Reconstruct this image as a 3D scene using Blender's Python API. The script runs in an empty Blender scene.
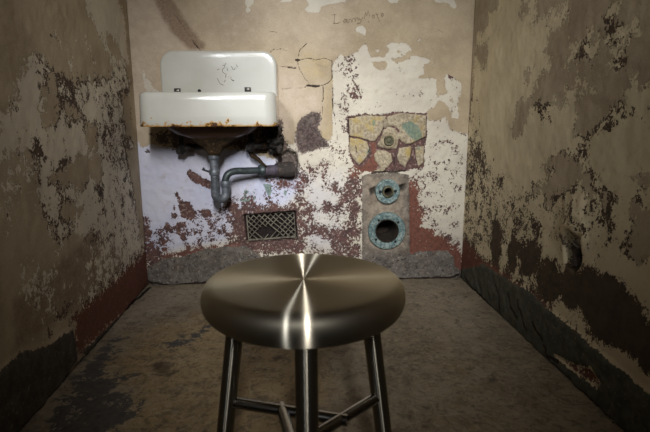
import bpy, bmesh, math, random
import numpy as np
from mathutils import Vector, Matrix
random.seed(7); rng = np.random.default_rng(11)
PI = math.pi
S = bpy.context.scene
COL = S.collection
W, D, H = 1.52, 2.292, 2.10          # cell width, depth of the back wall, ceiling height
YF = -0.10                           # front of the cell
# outlines of paint chips, bare patches, cracks and painted-in shade, metres on each surface
OPS = {'B': [
('p','tan',-1,0.01,[(-0.336,0.687),(-0.004,0.69),(0.007,0.672),(0.018,0.641),(0.064,0.658),(0.121,0.645),(0.187,0.635),(0.48,0.628),(0.557,0.6),(0.621,0.591),(0.639,0.618),(0.677,0.645),(0.714,0.663),(0.732,0.627),(0.806,0.64),(0.824,0.672),(0.857,0.662),(0.889,0.68),(0.94,0.762),(1.326,0.76),(1.383,0.76),(1.41,0.783),(1.421,0.755),(1.432,0.714),(1.49,0.7),(1.528,0.7),(1.674,0.667),(1.772,-0.802),(-0.48,-0.7)]),
('p','tan',-1,0.006,[(0.884,0.68),(0.88,0.807),(0.884,0.917),(0.88,1.0),(0.902,1.034),(0.92,1.051),(0.943,1.039),(0.97,1.047),(0.997,1.06),(1.01,1.086),(1.032,1.099),(1.042,1.065),(1.06,1.039),(1.11,1.039),(1.133,1.057),(1.187,1.053),(1.233,1.044),(1.256,1.044),(1.284,1.04),(1.33,1.027),(1.326,1.019),(1.299,1.005),(1.3,0.966),(1.277,0.957),(1.273,0.944),(1.301,0.948),(1.356,0.944),(1.363,0.886),(1.373,0.869),(1.411,0.869),(1.412,0.837),(1.384,0.846),(1.362,0.815),(1.325,0.801),(1.321,0.769),(1.329,0.678)]),
('p','tan',-1,0.006,[(1.123,1.091),(1.15,1.1),(1.204,1.1),(1.227,1.092),(1.241,1.07),(1.214,1.057),(1.178,1.066),(1.142,1.061)]),
('p','tan',1,0.005,[(1.061,1.018),(1.12,1.022),(1.134,1.009),(1.12,0.987),(1.088,0.987),(1.065,1.0)]),
('p','tan',1,0.005,[(1.151,1.031),(1.197,1.04),(1.229,1.036),(1.206,1.022),(1.17,1.014)]),
('p','tan',-1,0.006,[(1.393,0.949),(1.402,0.966),(1.43,0.957),(1.449,0.944),(1.474,0.927),(1.48,0.904),(1.472,0.873),(1.463,0.864),(1.465,0.814),(1.472,0.769),(1.439,0.769),(1.438,0.787),(1.451,0.814),(1.439,0.86),(1.415,0.873),(1.404,0.909)]),
('p','tan',-1,0.006,[(1.378,0.864),(1.415,0.873),(1.436,0.833),(1.456,0.814),(1.452,0.796),(1.423,0.801),(1.408,0.833)]),
('p','tan',1,0.005,[(1.37,0.846),(1.398,0.833),(1.418,0.805),(1.414,0.792),(1.386,0.783),(1.383,0.765),(1.335,0.765),(1.325,0.797),(1.357,0.815)]),
('p','tan',-1,0.004,[(0.503,1.286),(0.541,1.286),(0.536,1.258),(0.518,1.245),(0.526,1.229),(0.513,1.221),(0.501,1.229),(0.51,1.245),(0.502,1.257)]),
('p','tan',-1,0.004,[(0.653,1.267),(0.671,1.288),(0.719,1.288),(0.697,1.268)]),
('p','tan',-1,0.004,[(0.766,1.285),(0.946,1.291),(0.937,1.27),(0.871,1.261),(0.836,1.253),(0.827,1.236),(0.818,1.223),(0.775,1.227),(0.757,1.239),(0.779,1.256)]),
('p','tan',-1,0.004,[(1.119,1.293),(1.177,1.293),(1.173,1.268),(1.137,1.268)]),
('p','tan',-1,0.004,[(1.329,1.295),(1.419,1.292),(1.434,1.263),(1.439,1.246),(1.421,1.25),(1.397,1.271),(1.361,1.27),(1.343,1.27)]),
('p','tan',-1,0.004,[(0.987,1.166),(1.018,1.171),(1.032,1.154),(1.028,1.129),(1.014,1.137),(0.987,1.145)]),
('p','tan',-1,0.004,[(1.073,1.069),(1.087,1.074),(1.096,1.065),(1.083,1.057)]),
('p','tan',-1,0.004,[(1.263,1.113),(1.276,1.122),(1.281,1.113),(1.268,1.109)]),
('p','tan',-0.25,0.008,[(0.035,0.989),(0.061,0.993),(0.063,0.955),(0.083,0.938),(0.086,0.917),(0.111,0.895),(0.109,0.865),(0.053,0.869),(0.035,0.921)]),
('p','white',0.33,0.03,[(1.017,0.851),(1.308,0.873),(1.311,0.783),(0.963,0.771)]),
('p','white',0.12,0.02,[(0.889,1.034),(1.015,1.069),(1.036,0.851),(1.018,0.779),(0.908,0.625),(0.898,0.762)]),
('p','white',0.6,0.02,[(1.151,1.044),(1.509,1.045),(1.529,0.691),(1.315,0.692),(1.31,0.828),(1.171,0.797),(1.124,0.797)]),
('p','white',0.3,0.02,[(1.314,0.706),(1.536,0.723),(1.549,0.308),(1.516,0.184),(1.404,0.246),(1.328,0.326)]),
('p','white',0.62,0.03,[(-0.208,0.169),(0.009,0.632),(0.457,0.629),(0.557,0.6),(0.646,0.465),(0.448,0.373),(0.241,0.376),(0.101,0.331),(0.032,0.332),(-0.026,0.165)]),
('p','white',1,0.03,[(0.027,0.632),(0.457,0.629),(0.416,0.491),(0.267,0.446),(0.165,0.419),(0.115,0.345),(0.066,0.298),(0.028,0.332)]),
('p','white',0.15,0.02,[(0.241,0.376),(0.38,0.398),(0.445,0.292),(0.422,0.176),(0.252,0.16),(0.065,0.144),(0.075,0.284),(0.169,0.33)]),
('p','white',-0.3,0.012,[(-0.194,0.336),(0.019,0.332),(0.037,0.27),(0.073,0.26),(0.088,0.279),(0.11,0.259),(0.116,0.211),(0.103,0.153),(0.15,0.162),(0.254,0.189),(0.46,0.19),(0.457,0.096),(-0.044,-0.082)]),
('p','white',0.2,0.012,[(0.038,0.284),(0.066,0.298),(0.077,0.25),(0.067,0.173),(0.04,0.184)]),
('p','white',0.3,0.012,[(0.109,0.25),(0.256,0.228),(0.278,0.198),(0.207,0.18),(0.142,0.181),(0.113,0.172)]),
('p','white',0.05,0.02,[(0.38,0.417),(0.496,0.434),(0.73,0.478),(0.833,0.505),(0.908,0.438),(0.941,0.352),(0.728,0.364),(0.587,0.366),(0.41,0.359)]),
('p','white',0.1,0.03,[(0.713,0.604),(0.87,0.626),(0.964,0.625),(1.021,0.522),(1.025,0.094),(0.725,0.125),(0.714,0.345),(0.729,0.464)]),
('p','white',-0.45,0.015,[(0.411,0.364),(0.495,0.377),(0.709,0.374),(0.756,0.335),(0.769,0.149),(0.725,0.12),(0.42,0.127),(0.391,0.23)]),
('p','white',-0.25,0.02,[(0.917,0.485),(0.964,0.523),(1.021,0.522),(1.026,0.069),(0.812,0.108),(0.803,0.198),(0.87,0.27),(0.927,0.318),(0.908,0.391)]),
('p','white',-0.12,0.02,[(0.728,0.369),(0.813,0.401),(0.899,0.367),(0.87,0.285),(0.812,0.198),(0.726,0.18)]),
('p','white',1,0.004,[(0.658,0.627),(0.695,0.645),(0.718,0.627),(0.722,0.604),(0.732,0.645),(0.778,0.626),(0.745,0.59),(0.74,0.553),(0.727,0.59),(0.685,0.618)]),
('p','white',0.35,0.012,[(0.729,0.459),(0.767,0.487),(0.805,0.482),(0.832,0.439),(0.87,0.448),(0.898,0.41),(0.889,0.381),(0.851,0.391),(0.813,0.373),(0.804,0.402),(0.757,0.393),(0.729,0.403)]),
('p','white',0.35,0.012,[(0.87,0.635),(0.908,0.644),(0.936,0.602),(0.964,0.555),(0.974,0.494),(0.917,0.457),(0.88,0.486),(0.889,0.542)]),
('p','white',0.35,0.012,[(0.803,0.334),(0.851,0.314),(0.841,0.266),(0.808,0.286)]),
('p','white',0.35,0.012,[(0.755,0.199),(0.803,0.218),(0.851,0.197),(0.87,0.157),(0.802,0.149),(0.754,0.159)]),
('p','white',0.35,0.012,[(0.903,0.304),(0.947,0.264),(0.918,0.25),(0.884,0.275)]),
('p','white',0.35,0.012,[(0.553,0.475),(0.636,0.46),(0.71,0.412),(0.654,0.394),(0.579,0.405),(0.519,0.415)]),
('p','white',-1,0.005,[(0.213,0.53),(0.227,0.544),(0.253,0.525),(0.284,0.502),(0.324,0.487),(0.322,0.45),(0.286,0.46),(0.246,0.479),(0.216,0.502)]),
('p','white',-1,0.005,[(0.148,0.429),(0.162,0.438),(0.178,0.401),(0.218,0.386),(0.239,0.338),(0.214,0.31),(0.178,0.325),(0.167,0.373)]),
('p','white',-1,0.005,[(0.094,0.293),(0.112,0.298),(0.124,0.259),(0.118,0.25),(0.101,0.264)]),
('p','white',-1,0.005,[(0.153,0.283),(0.185,0.292),(0.189,0.277),(0.156,0.268),(0.173,0.234),(0.19,0.219),(0.176,0.215),(0.15,0.239)]),
('p','white',-1,0.005,[(0.262,0.347),(0.308,0.352),(0.307,0.328),(0.279,0.323)]),
('p','white',-1,0.005,[(0.133,0.34),(0.151,0.34),(0.15,0.316),(0.132,0.316)]),
('p','white',-1,0.005,[(0.14,0.373),(0.149,0.373),(0.148,0.359),(0.139,0.359)]),
('p','white',-1,0.005,[(0.393,0.383),(0.429,0.369),(0.473,0.292),(0.454,0.273),(0.41,0.34)]),
('p','white',-1,0.005,[(0.992,1.099),(1.005,1.112),(1.019,1.112),(1.005,1.095),(0.997,1.086)]),
('p','white',-1,0.005,[(1.023,1.103),(1.037,1.112),(1.037,1.095),(1.023,1.095)]),
('p','white',-1,0.005,[(1.42,0.966),(1.434,0.971),(1.43,0.953),(1.416,0.953)]),
('p','white',-0.75,0.02,[(1.226,0.492),(1.288,0.481),(1.319,0.433),(1.302,0.361),(1.344,0.287),(1.385,0.227),(1.456,0.196),(1.518,0.144),(1.57,-0.073),(1.216,-0.064),(1.228,0.24)]),
('p','white',0.3,0.008,[(1.314,0.297),(1.339,0.282),(1.335,0.248),(1.315,0.258)]),
('p','white',0.2,0.02,[(1.247,0.576),(1.323,0.576),(1.357,0.457),(1.3,0.433),(1.251,0.458)]),
('p','lav',1,0.05,[(-0.166,0.651),(0.011,0.659),(0.503,0.637),(0.616,0.582),(0.73,0.511),(0.776,0.463),(0.658,0.37),(0.446,0.326),(0.371,0.206),(0.207,0.185),(0.019,0.14),(-0.258,0.122)]),
('p','lav',0.35,0.05,[(0.73,0.488),(0.94,0.579),(1.013,0.389),(0.942,0.146),(0.725,0.15)]),
('p','pink',0.8,0.05,[(-0.186,1.346),(0.122,1.31),(0.241,1.19),(0.299,1.066),(0.124,1.023),(0.034,0.676),(-0.255,0.634)]),
('p','pink',0.8,0.04,[(0.634,0.99),(0.718,0.982),(0.771,0.895),(0.844,0.913),(0.834,0.74),(0.715,0.762),(0.649,0.627),(0.597,0.763)]),
('p','pink',0.4,0.06,[(0.354,1.312),(0.959,1.32),(0.938,1.069),(0.782,1.068),(0.605,1.076),(0.342,1.066)]),
('p','smear',1,0.02,[(0.107,1.282),(0.192,1.282),(0.261,1.169),(0.326,1.087),(0.321,1.066),(0.256,1.065),(0.223,1.09),(0.174,1.14),(0.136,1.213)]),
('p','yellow',0.5,0.04,[(0.641,1.126),(0.676,1.122),(0.738,1.085),(0.8,1.085),(0.893,1.051),(0.884,0.939),(0.78,0.913),(0.736,0.956),(0.724,1.025)]),
('p','yellow',0.5,0.012,[(0.835,0.913),(0.884,0.939),(0.889,0.807),(0.889,0.662),(0.824,0.663)]),
('p','dark',0.75,0.012,[(0.72,0.745),(0.738,0.771),(0.788,0.798),(0.825,0.793),(0.829,0.762),(0.815,0.726),(0.834,0.69),(0.861,0.658),(0.87,0.639),(0.833,0.635),(0.801,0.626),(0.768,0.617),(0.741,0.604),(0.722,0.627),(0.709,0.672)]),
('p','tan',-1,0.006,[(0.72,0.745),(0.738,0.771),(0.788,0.798),(0.825,0.793),(0.829,0.762),(0.815,0.726),(0.834,0.69),(0.861,0.658),(0.87,0.639),(0.833,0.635),(0.801,0.626),(0.768,0.617),(0.741,0.604),(0.722,0.627),(0.709,0.672)]),
('p','white',-0.45,0.012,[(0.72,0.745),(0.738,0.771),(0.788,0.798),(0.825,0.793),(0.829,0.762),(0.815,0.726),(0.834,0.69),(0.861,0.658),(0.87,0.639),(0.833,0.635),(0.801,0.626),(0.768,0.617),(0.741,0.604),(0.722,0.627),(0.709,0.672)]),
('p','white',0.3,0.006,[(0.747,0.74),(0.775,0.767),(0.802,0.771),(0.797,0.749),(0.77,0.735),(0.751,0.717)]),
('p','dark',0.9,0.012,[(0.561,0.763),(0.652,0.763),(0.659,0.682),(0.686,0.641),(0.722,0.617),(0.731,0.553),(0.721,0.497),(0.683,0.483),(0.637,0.489),(0.625,0.581),(0.585,0.619),(0.503,0.628),(0.495,0.665)]),  # darkness of the pipe recess, painted into the wall colour
('p','dark',0.75,0.02,[(0.058,0.703),(0.104,0.72),(0.56,0.727),(0.557,0.628),(0.479,0.615),(0.435,0.638),(0.277,0.639),(0.168,0.622),(0.121,0.649)]),  # shadow cast below the basin, painted as a dark patch
('p','rust',0.65,0.02,[(0.6,0.498),(0.721,0.497),(0.74,0.525),(0.776,0.478),(0.748,0.412),(0.692,0.431),(0.636,0.442),(0.581,0.48)]),
('p','white',-0.2,0.02,[(0.572,0.499),(0.721,0.497),(0.749,0.525),(0.776,0.478),(0.748,0.431),(0.692,0.441),(0.636,0.451)]),
('p','dark',1,0.004,[(0.04,0.636),(0.053,0.623),(0.043,0.614),(0.03,0.623)]),
('p','dark',1,0.003,[(1.43,0.325),(1.44,0.32),(1.436,0.31),(1.426,0.315)]),
('p','tan',-1,0.004,[(0.953,0.775),(1.036,0.788),(1.101,0.784),(1.194,0.797),(1.316,0.788),(1.324,0.692),(1.312,0.622),(1.31,0.543),(1.258,0.538),(1.22,0.525),(1.068,0.522),(1.021,0.527),(0.983,0.56),(0.959,0.625)]),
('p','white',-1,0.004,[(0.953,0.775),(1.036,0.788),(1.101,0.784),(1.194,0.797),(1.316,0.788),(1.324,0.692),(1.312,0.622),(1.31,0.543),(1.258,0.538),(1.22,0.525),(1.068,0.522),(1.021,0.527),(0.983,0.56),(0.959,0.625)]),
('p','lav',0,0.01,[(0.953,0.775),(1.036,0.788),(1.101,0.784),(1.194,0.797),(1.316,0.788),(1.324,0.692),(1.312,0.622),(1.31,0.543),(1.258,0.538),(1.22,0.525),(1.068,0.522),(1.021,0.527),(0.983,0.56),(0.959,0.625)]),
('p','cement',1,0.004,[(0.958,0.771),(1.036,0.784),(1.101,0.779),(1.129,0.779),(1.121,0.743),(1.107,0.702),(1.08,0.666),(1.057,0.666),(1.019,0.68),(0.963,0.689)]),
('p','cement',1,0.004,[(0.963,0.68),(1.0,0.68),(1.043,0.661),(1.057,0.624),(1.043,0.597),(1.03,0.578),(1.006,0.555),(0.973,0.592),(0.959,0.625)]),
('p','cement',1,0.004,[(1.134,0.779),(1.199,0.792),(1.316,0.783),(1.319,0.687),(1.291,0.673),(1.264,0.655),(1.235,0.651),(1.207,0.66),(1.192,0.679),(1.191,0.715),(1.167,0.734),(1.139,0.734),(1.121,0.725)]),
('p','cement',1,0.004,[(1.116,0.716),(1.14,0.729),(1.172,0.725),(1.192,0.697),(1.188,0.656),(1.179,0.628),(1.142,0.628),(1.099,0.638),(1.09,0.652),(1.108,0.679)]),
('p','cement',1,0.004,[(1.09,0.624),(1.123,0.624),(1.156,0.61),(1.162,0.572),(1.139,0.54),(1.11,0.54),(1.081,0.578),(1.076,0.606)]),
('p','cement',1,0.004,[(1.193,0.632),(1.25,0.641),(1.247,0.59),(1.224,0.544),(1.195,0.563),(1.185,0.595)]),
('p','cement',1,0.004,[(1.269,0.637),(1.312,0.641),(1.31,0.562),(1.286,0.543),(1.275,0.585)]),
('p','cement',1,0.004,[(1.077,0.526),(1.115,0.545),(1.134,0.535),(1.115,0.521)]),
('p','yellow',0.5,0.02,[(0.958,0.775),(1.036,0.784),(1.092,0.779),(1.083,0.739),(1.065,0.707),(1.047,0.679),(1.038,0.624),(1.02,0.555),(0.964,0.602)]),
('p','yellow',0.45,0.015,[(1.25,0.779),(1.321,0.783),(1.318,0.738),(1.311,0.669),(1.264,0.641),(1.242,0.733)]),
('p','yellow',0.5,0.01,[(1.217,0.632),(1.255,0.632),(1.312,0.622),(1.304,0.585),(1.218,0.6)]),
('p','teal',0.9,0.008,[(1.205,0.743),(1.242,0.756),(1.275,0.742),(1.295,0.715),(1.296,0.678),(1.273,0.664),(1.249,0.678),(1.225,0.697),(1.205,0.72)]),
('p','teal',0.45,0.006,[(1.055,0.761),(1.083,0.766),(1.083,0.734),(1.065,0.734)]),
('p','teal',0.5,0.006,[(1.034,0.624),(1.057,0.633),(1.057,0.606),(1.039,0.601)]),
('p','teal',0.5,0.006,[(1.26,0.632),(1.283,0.646),(1.307,0.622),(1.279,0.618)]),
('p','red',0.9,0.01,[(0.973,0.565),(1.021,0.541),(1.067,0.601),(1.057,0.661),(1.085,0.661),(1.085,0.615),(1.096,0.554),(1.087,0.521),(0.974,0.485),(0.955,0.523)]),
('p','red',0.8,0.02,[(1.225,0.501),(1.308,0.472),(1.312,0.361),(1.354,0.262),(1.456,0.186),(1.539,0.134),(1.58,-0.074),(1.226,-0.064),(1.228,0.24)]),
('p','red',0.2,0.03,[(0.729,0.393),(0.941,0.438),(1.021,0.508),(1.026,0.084),(0.725,0.11)]),
('p','red',0.6,0.02,[(0.07,0.212),(0.254,0.194),(0.451,0.2),(0.439,0.126),(0.156,0.103),(0.063,0.105)]),
('p','teal',1,0.004,[(0.558,0.471),(0.595,0.47),(0.598,0.433),(0.584,0.409),(0.57,0.433)]),
('p','teal',1,0.004,[(0.654,0.441),(0.668,0.436),(0.663,0.413),(0.654,0.422)]),
('p','teal',1,0.004,[(0.469,0.444),(0.478,0.444),(0.477,0.396),(0.467,0.397)]),
('p','teal',1,0.004,[(0.478,0.444),(0.492,0.439),(0.487,0.425),(0.478,0.425)]),
('p','teal',1,0.004,[(0.477,0.42),(0.495,0.401),(0.49,0.392)]),
('p','teal',1,0.004,[(0.449,0.402),(0.495,0.396),(0.49,0.387),(0.449,0.392)]),
('p','teal',1,0.004,[(0.51,0.438),(0.519,0.434),(0.514,0.42),(0.523,0.405),(0.518,0.396),(0.509,0.401),(0.514,0.415)]),
('p','grey',1,0.01,[(-0.226,-0.027),(0.014,0.077),(0.053,0.105),(0.083,0.124),(0.157,0.127),(0.233,0.15),(0.276,0.164),(0.337,0.173),(0.46,0.175),(0.543,0.124),(0.943,0.086),(1.213,0.08),(1.271,0.119),(1.31,0.133),(1.449,0.135),(1.475,0.104),(1.488,0.053),(1.524,0.021),(1.717,0.017),(1.738,-0.292),(-0.244,-0.229)]),
('p','grey',1,0.006,[(1.021,0.503),(1.059,0.517),(1.125,0.516),(1.182,0.52),(1.244,0.506),(1.264,0.027),(1.026,0.033)]),
('p','rust',0.8,0.03,[(1.021,0.522),(1.226,0.492),(1.241,0.14),(1.044,0.144)]),
('c','crack',1,0.00174,[(0.728,1.025),(0.731,1.046),(0.737,1.068),(0.748,1.077),(0.762,1.091),(0.773,1.098)]),
('c','crack',1,0.00186,[(0.728,1.025),(0.746,1.027),(0.773,1.034),(0.789,1.032),(0.808,1.025),(0.83,1.03),(0.844,1.034),(0.865,1.028),(0.88,1.021)]),
('c','crack',1,0.00174,[(0.723,1.021),(0.729,1.008),(0.732,0.991),(0.742,0.973),(0.749,0.961),(0.758,0.944),(0.769,0.935),(0.776,0.917)]),
('c','crack',1,0.00136,[(0.634,0.999),(0.656,0.996),(0.674,0.995),(0.695,0.996),(0.719,0.991)]),
('c','crack',1,0.00248,[(0.683,0.991),(0.704,0.99),(0.719,0.989)]),
('c','crack',1,0.006,[(0.719,1.025),(0.732,1.025)]),
('c','crack',1,0.00112,[(0.654,0.9),(0.674,0.899),(0.69,0.904),(0.712,0.901),(0.731,0.904),(0.752,0.906),(0.776,0.913)]),
('c','crack',1,0.005,[(0.767,0.915),(0.789,0.913),(0.805,0.909),(0.821,0.913)]),
('c','crack',1,0.00186,[(0.776,0.913),(0.796,0.916),(0.806,0.915),(0.826,0.913),(0.848,0.92),(0.862,0.926),(0.88,0.943),(0.881,0.961),(0.88,0.977),(0.879,0.992),(0.881,1.006),(0.88,1.026)]),
('c','crack',1,0.00217,[(0.839,0.913),(0.841,0.89),(0.839,0.873),(0.84,0.854),(0.834,0.842)]),
('c','crack',1,0.00124,[(0.834,0.842),(0.835,0.828),(0.836,0.805),(0.835,0.791),(0.833,0.776),(0.833,0.756),(0.829,0.74)]),
('c','crack',1,0.00248,[(0.884,0.904),(0.883,0.89),(0.887,0.865),(0.881,0.849),(0.884,0.836),(0.884,0.816),(0.887,0.796),(0.894,0.78)]),
('c','crack',1,0.00136,[(0.889,0.78),(0.894,0.768),(0.895,0.752),(0.898,0.734),(0.898,0.717),(0.904,0.69),(0.903,0.671)]),
('c','crack',1,0.00124,[(0.6,1.054),(0.623,1.071),(0.638,1.068),(0.653,1.072),(0.68,1.063)]),
('c','crack',1,0.00093,[(0.773,1.034),(0.786,1.027),(0.803,1.017),(0.817,1.004),(0.833,0.998),(0.853,0.991)]),
('c','crack',1,0.00155,[(0.607,1.143),(0.623,1.143),(0.637,1.139)]),
('c','crack',1,0.00136,[(0.196,1.222),(0.2,1.207),(0.212,1.197),(0.218,1.18),(0.23,1.17),(0.235,1.154),(0.243,1.14),(0.253,1.127),(0.262,1.115),(0.271,1.103),(0.284,1.092),(0.289,1.079),(0.299,1.07)]),
('c','crack',1,0.00217,[(0.27,1.099),(0.287,1.078),(0.303,1.061)]),
('c','crack',1,0.00124,[(1.352,1.161),(1.376,1.148)]),
('c','crack',1,0.00248,[(0.953,0.771),(0.967,0.773),(0.986,0.773)]),
('c','crack',1,0.00186,[(0.99,0.78),(1.017,0.779),(1.036,0.779),(1.053,0.784),(1.068,0.781),(1.081,0.782),(1.101,0.784),(1.119,0.789),(1.136,0.788),(1.152,0.79)]),
('c','crack',1,0.00217,[(0.953,0.771),(0.956,0.753),(0.958,0.73),(0.953,0.717),(0.958,0.694),(0.963,0.685)]),
('c','crack',1,0.00186,[(0.963,0.689),(0.988,0.681),(1.01,0.68),(1.026,0.673),(1.047,0.666)]),
('c','crack',1,0.00186,[(1.08,0.666),(1.092,0.681),(1.103,0.693),(1.116,0.72)]),
('c','crack',1,0.00124,[(1.121,0.72),(1.117,0.74),(1.116,0.757)]),
('c','crack',1,0.00124,[(1.132,0.638),(1.152,0.632),(1.175,0.628)]),
('c','crack',1,0.00186,[(1.085,0.629),(1.102,0.63),(1.123,0.628),(1.151,0.624)]),
('c','crack',1,0.00217,[(1.245,0.646),(1.264,0.66),(1.292,0.669),(1.32,0.683)]),
('c','crack',1,0.00217,[(0.987,0.648),(0.991,0.636),(0.992,0.615)]),
('c','crack',1,0.00217,[(1.171,0.591),(1.172,0.57),(1.172,0.553)]),
('c','crack',1,0.00248,[(1.048,0.615),(1.057,0.629)]),
('c','crack',1,0.005,[(1.068,0.517),(1.084,0.52),(1.105,0.521),(1.117,0.52),(1.138,0.523),(1.153,0.521),(1.17,0.523),(1.192,0.523),(1.21,0.526),(1.225,0.525)]),
('c','crack',1,0.006,[(-0.004,0.013),(0.01,0.009),(0.031,0.008),(0.042,0.009),(0.061,0.006),(0.079,-0.002),(0.091,0.001),(0.112,-0.005),(0.126,-0.006),(0.146,-0.003),(0.158,-0.001),(0.182,0.001),(0.196,0.001),(0.214,0.002),(0.236,0.006),(0.246,0.0),(0.268,0.006),(0.288,0.001),(0.301,0.002),(0.322,0.009),(0.337,0.003),(0.353,0.006),(0.366,0.008),(0.382,0.01),(0.402,0.008),(0.421,0.011),(0.435,0.007),(0.455,0.005),(0.472,0.003),(0.489,0.006),(0.498,0.004),(0.517,0.008),(0.538,0.006),(0.553,0.002),(0.572,0.007),(0.586,0.003),(0.605,0.003),(0.621,0.009),(0.64,0.003),(0.654,0.003),(0.678,0.003),(0.694,0.01),(0.709,0.002),(0.722,0.008),(0.741,0.005),(0.759,0.005),(0.78,0.01),(0.791,0.009),(0.809,0.009),(0.833,0.001),(0.843,0.005),(0.862,0.006),(0.88,0.003),(0.9,0.006),(0.913,0.006),(0.93,0.004),(0.953,0.005),(0.965,0.007),(0.985,0.003),(1.006,0.005),(1.024,0.003),(1.038,0.005),(1.056,0.002),(1.073,0.002),(1.091,0.006),(1.109,0.002),(1.122,0.004),(1.143,-0.0),(1.165,0.004),(1.183,0.0),(1.195,0.003),(1.215,0.003),(1.23,-0.0),(1.253,-0.002),(1.273,0.0),(1.291,0.001),(1.305,0.0),(1.322,0.004),(1.348,0.004),(1.364,-0.001),(1.378,0.005),(1.403,0.005),(1.413,0.001),(1.431,0.002),(1.454,0.004),(1.474,0.008),(1.49,0.014),(1.505,0.012)])],
'L': [
('p','tan',-1,0.012,[(1.825,1.18),(2.185,1.264),(2.239,1.185),(2.254,1.092),(2.237,1.024),(2.179,1.041),(2.152,1.077),(2.034,1.092),(1.971,1.082),(1.912,1.109),(1.854,1.125)]),
('p','tan',-1,0.012,[(1.918,1.097),(1.962,1.084),(2.004,1.055),(2.059,1.018),(2.12,0.995),(2.093,0.977),(2.033,1.0),(1.98,1.037)]),
('p','tan',-1,0.012,[(2.15,1.069),(2.234,1.065),(2.247,1.009),(2.173,1.017)]),
('p','tan',-0.1,0.012,[(1.662,1.022),(1.709,1.042),(1.767,1.033),(1.731,1.008),(1.671,1.0)]),
('p','tan',0.05,0.015,[(1.605,1.007),(1.645,1.008),(1.694,0.979),(1.73,0.939),(1.68,0.916),(1.646,0.955)]),
('p','tan',-0.1,0.01,[(1.792,1.036),(1.836,1.05),(1.871,1.015),(1.935,1.01),(1.912,0.993),(1.841,0.998),(1.894,0.956),(1.864,0.946),(1.812,0.981)]),
('p','tan',-0.8,0.014,[(1.316,0.819),(1.344,0.865),(1.381,0.903),(1.444,0.936),(1.512,0.944),(1.537,0.925),(1.582,0.907),(1.634,0.903),(1.695,0.886),(1.779,0.912),(1.865,0.912),(1.996,0.934),(2.08,0.968),(2.196,1.011),(2.255,0.935),(2.254,0.765),(2.259,0.5),(2.256,0.246),(2.254,0.175),(2.14,0.187),(2.068,0.172),(1.994,0.177),(1.935,0.227),(1.88,0.275),(1.831,0.242),(1.799,0.278),(1.75,0.347),(1.677,0.371),(1.616,0.386),(1.584,0.41),(1.518,0.4),(1.465,0.395),(1.443,0.437),(1.416,0.473),(1.395,0.506),(1.381,0.542),(1.375,0.565),(1.383,0.597),(1.39,0.631),(1.383,0.646),(1.359,0.629),(1.302,0.635),(1.264,0.669),(1.214,0.684),(1.229,0.754),(1.278,0.789)]),
('p','tan',0.8,0.01,[(1.471,0.842),(1.551,0.852),(1.56,0.809),(1.531,0.765),(1.483,0.743),(1.451,0.752),(1.446,0.779),(1.475,0.807)]),
('p','tan',0.8,0.01,[(1.586,0.81),(1.676,0.803),(1.709,0.781),(1.673,0.759),(1.618,0.771)]),
('p','tan',0.8,0.01,[(1.741,0.749),(1.844,0.748),(1.824,0.66),(1.78,0.662),(1.735,0.689)]),
('p','tan',0.8,0.01,[(1.451,0.602),(1.529,0.618),(1.598,0.626),(1.663,0.653),(1.759,0.646),(1.855,0.633),(1.846,0.557),(1.804,0.536),(1.757,0.567),(1.714,0.565),(1.693,0.544),(1.637,0.542),(1.586,0.571),(1.518,0.573),(1.471,0.586)]),
('p','tan',0.8,0.01,[(1.521,0.527),(1.606,0.504),(1.661,0.478),(1.634,0.459),(1.574,0.461),(1.529,0.445),(1.504,0.484)]),
('p','tan',0.8,0.01,[(1.287,0.692),(1.363,0.692),(1.373,0.647),(1.351,0.595),(1.301,0.589),(1.235,0.598),(1.205,0.645),(1.264,0.669)]),
('p','tan',0.8,0.01,[(1.497,0.883),(1.554,0.893),(1.555,0.87),(1.508,0.85)]),
('p','tan',0.8,0.01,[(2.137,0.866),(2.239,0.871),(2.252,0.7),(2.167,0.682),(2.136,0.765)]),
('p','tan',0.8,0.01,[(2.144,0.641),(2.278,0.633),(2.233,0.274),(2.18,0.465)]),
('p','tan',-0.3,0.02,[(1.191,0.581),(1.241,0.565),(1.255,0.55),(1.279,0.554),(1.264,0.531),(1.239,0.518),(1.225,0.496),(1.21,0.524),(1.183,0.546)]),
('p','tan',-0.35,0.02,[(1.289,0.662),(1.333,0.648),(1.359,0.629),(1.346,0.62),(1.3,0.63)]),
('p','tan',-0.4,0.02,[(1.236,0.618),(1.263,0.624),(1.262,0.599),(1.239,0.593)]),
('p','tan',0.12,0.03,[(1.266,0.434),(1.475,0.383),(1.511,0.31),(1.381,0.246),(1.278,0.272),(1.224,0.373)]),
('p','tan',-0.25,0.02,[(1.265,0.346),(1.306,0.351),(1.357,0.34),(1.395,0.307),(1.379,0.286),(1.345,0.289),(1.322,0.283),(1.286,0.308),(1.256,0.308)]),
('p','tan',0,0.03,[(1.698,0.388),(2.217,0.208),(2.171,0.142),(1.849,0.145),(1.66,0.156),(1.614,0.243),(1.608,0.348)]),
('p','smear',0.7,0.03,[(1.698,0.388),(1.902,0.365),(2.182,0.185),(2.036,0.146),(1.808,0.147),(1.645,0.161),(1.492,0.167),(1.308,0.173),(1.165,0.187),(1.197,0.33),(1.471,0.369)]),
('p','white',0.08,0.03,[(1.856,0.911),(2.265,0.978),(2.245,0.501),(2.012,0.448),(1.833,0.659)]),
('p','white',0.12,0.03,[(1.48,0.93),(1.863,0.905),(1.779,0.731),(1.524,0.736)]),
('p','white',0.15,0.03,[(1.404,0.597),(1.618,0.557),(1.519,0.403),(1.417,0.452)]),
('p','white',0.3,0.03,[(1.698,0.567),(2.288,0.496),(2.255,0.241),(1.736,0.364)]),
('p','white',-0.5,0.015,[(1.56,0.922),(1.589,0.907),(1.659,0.889),(1.665,0.853),(1.621,0.844),(1.577,0.883)]),
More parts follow.
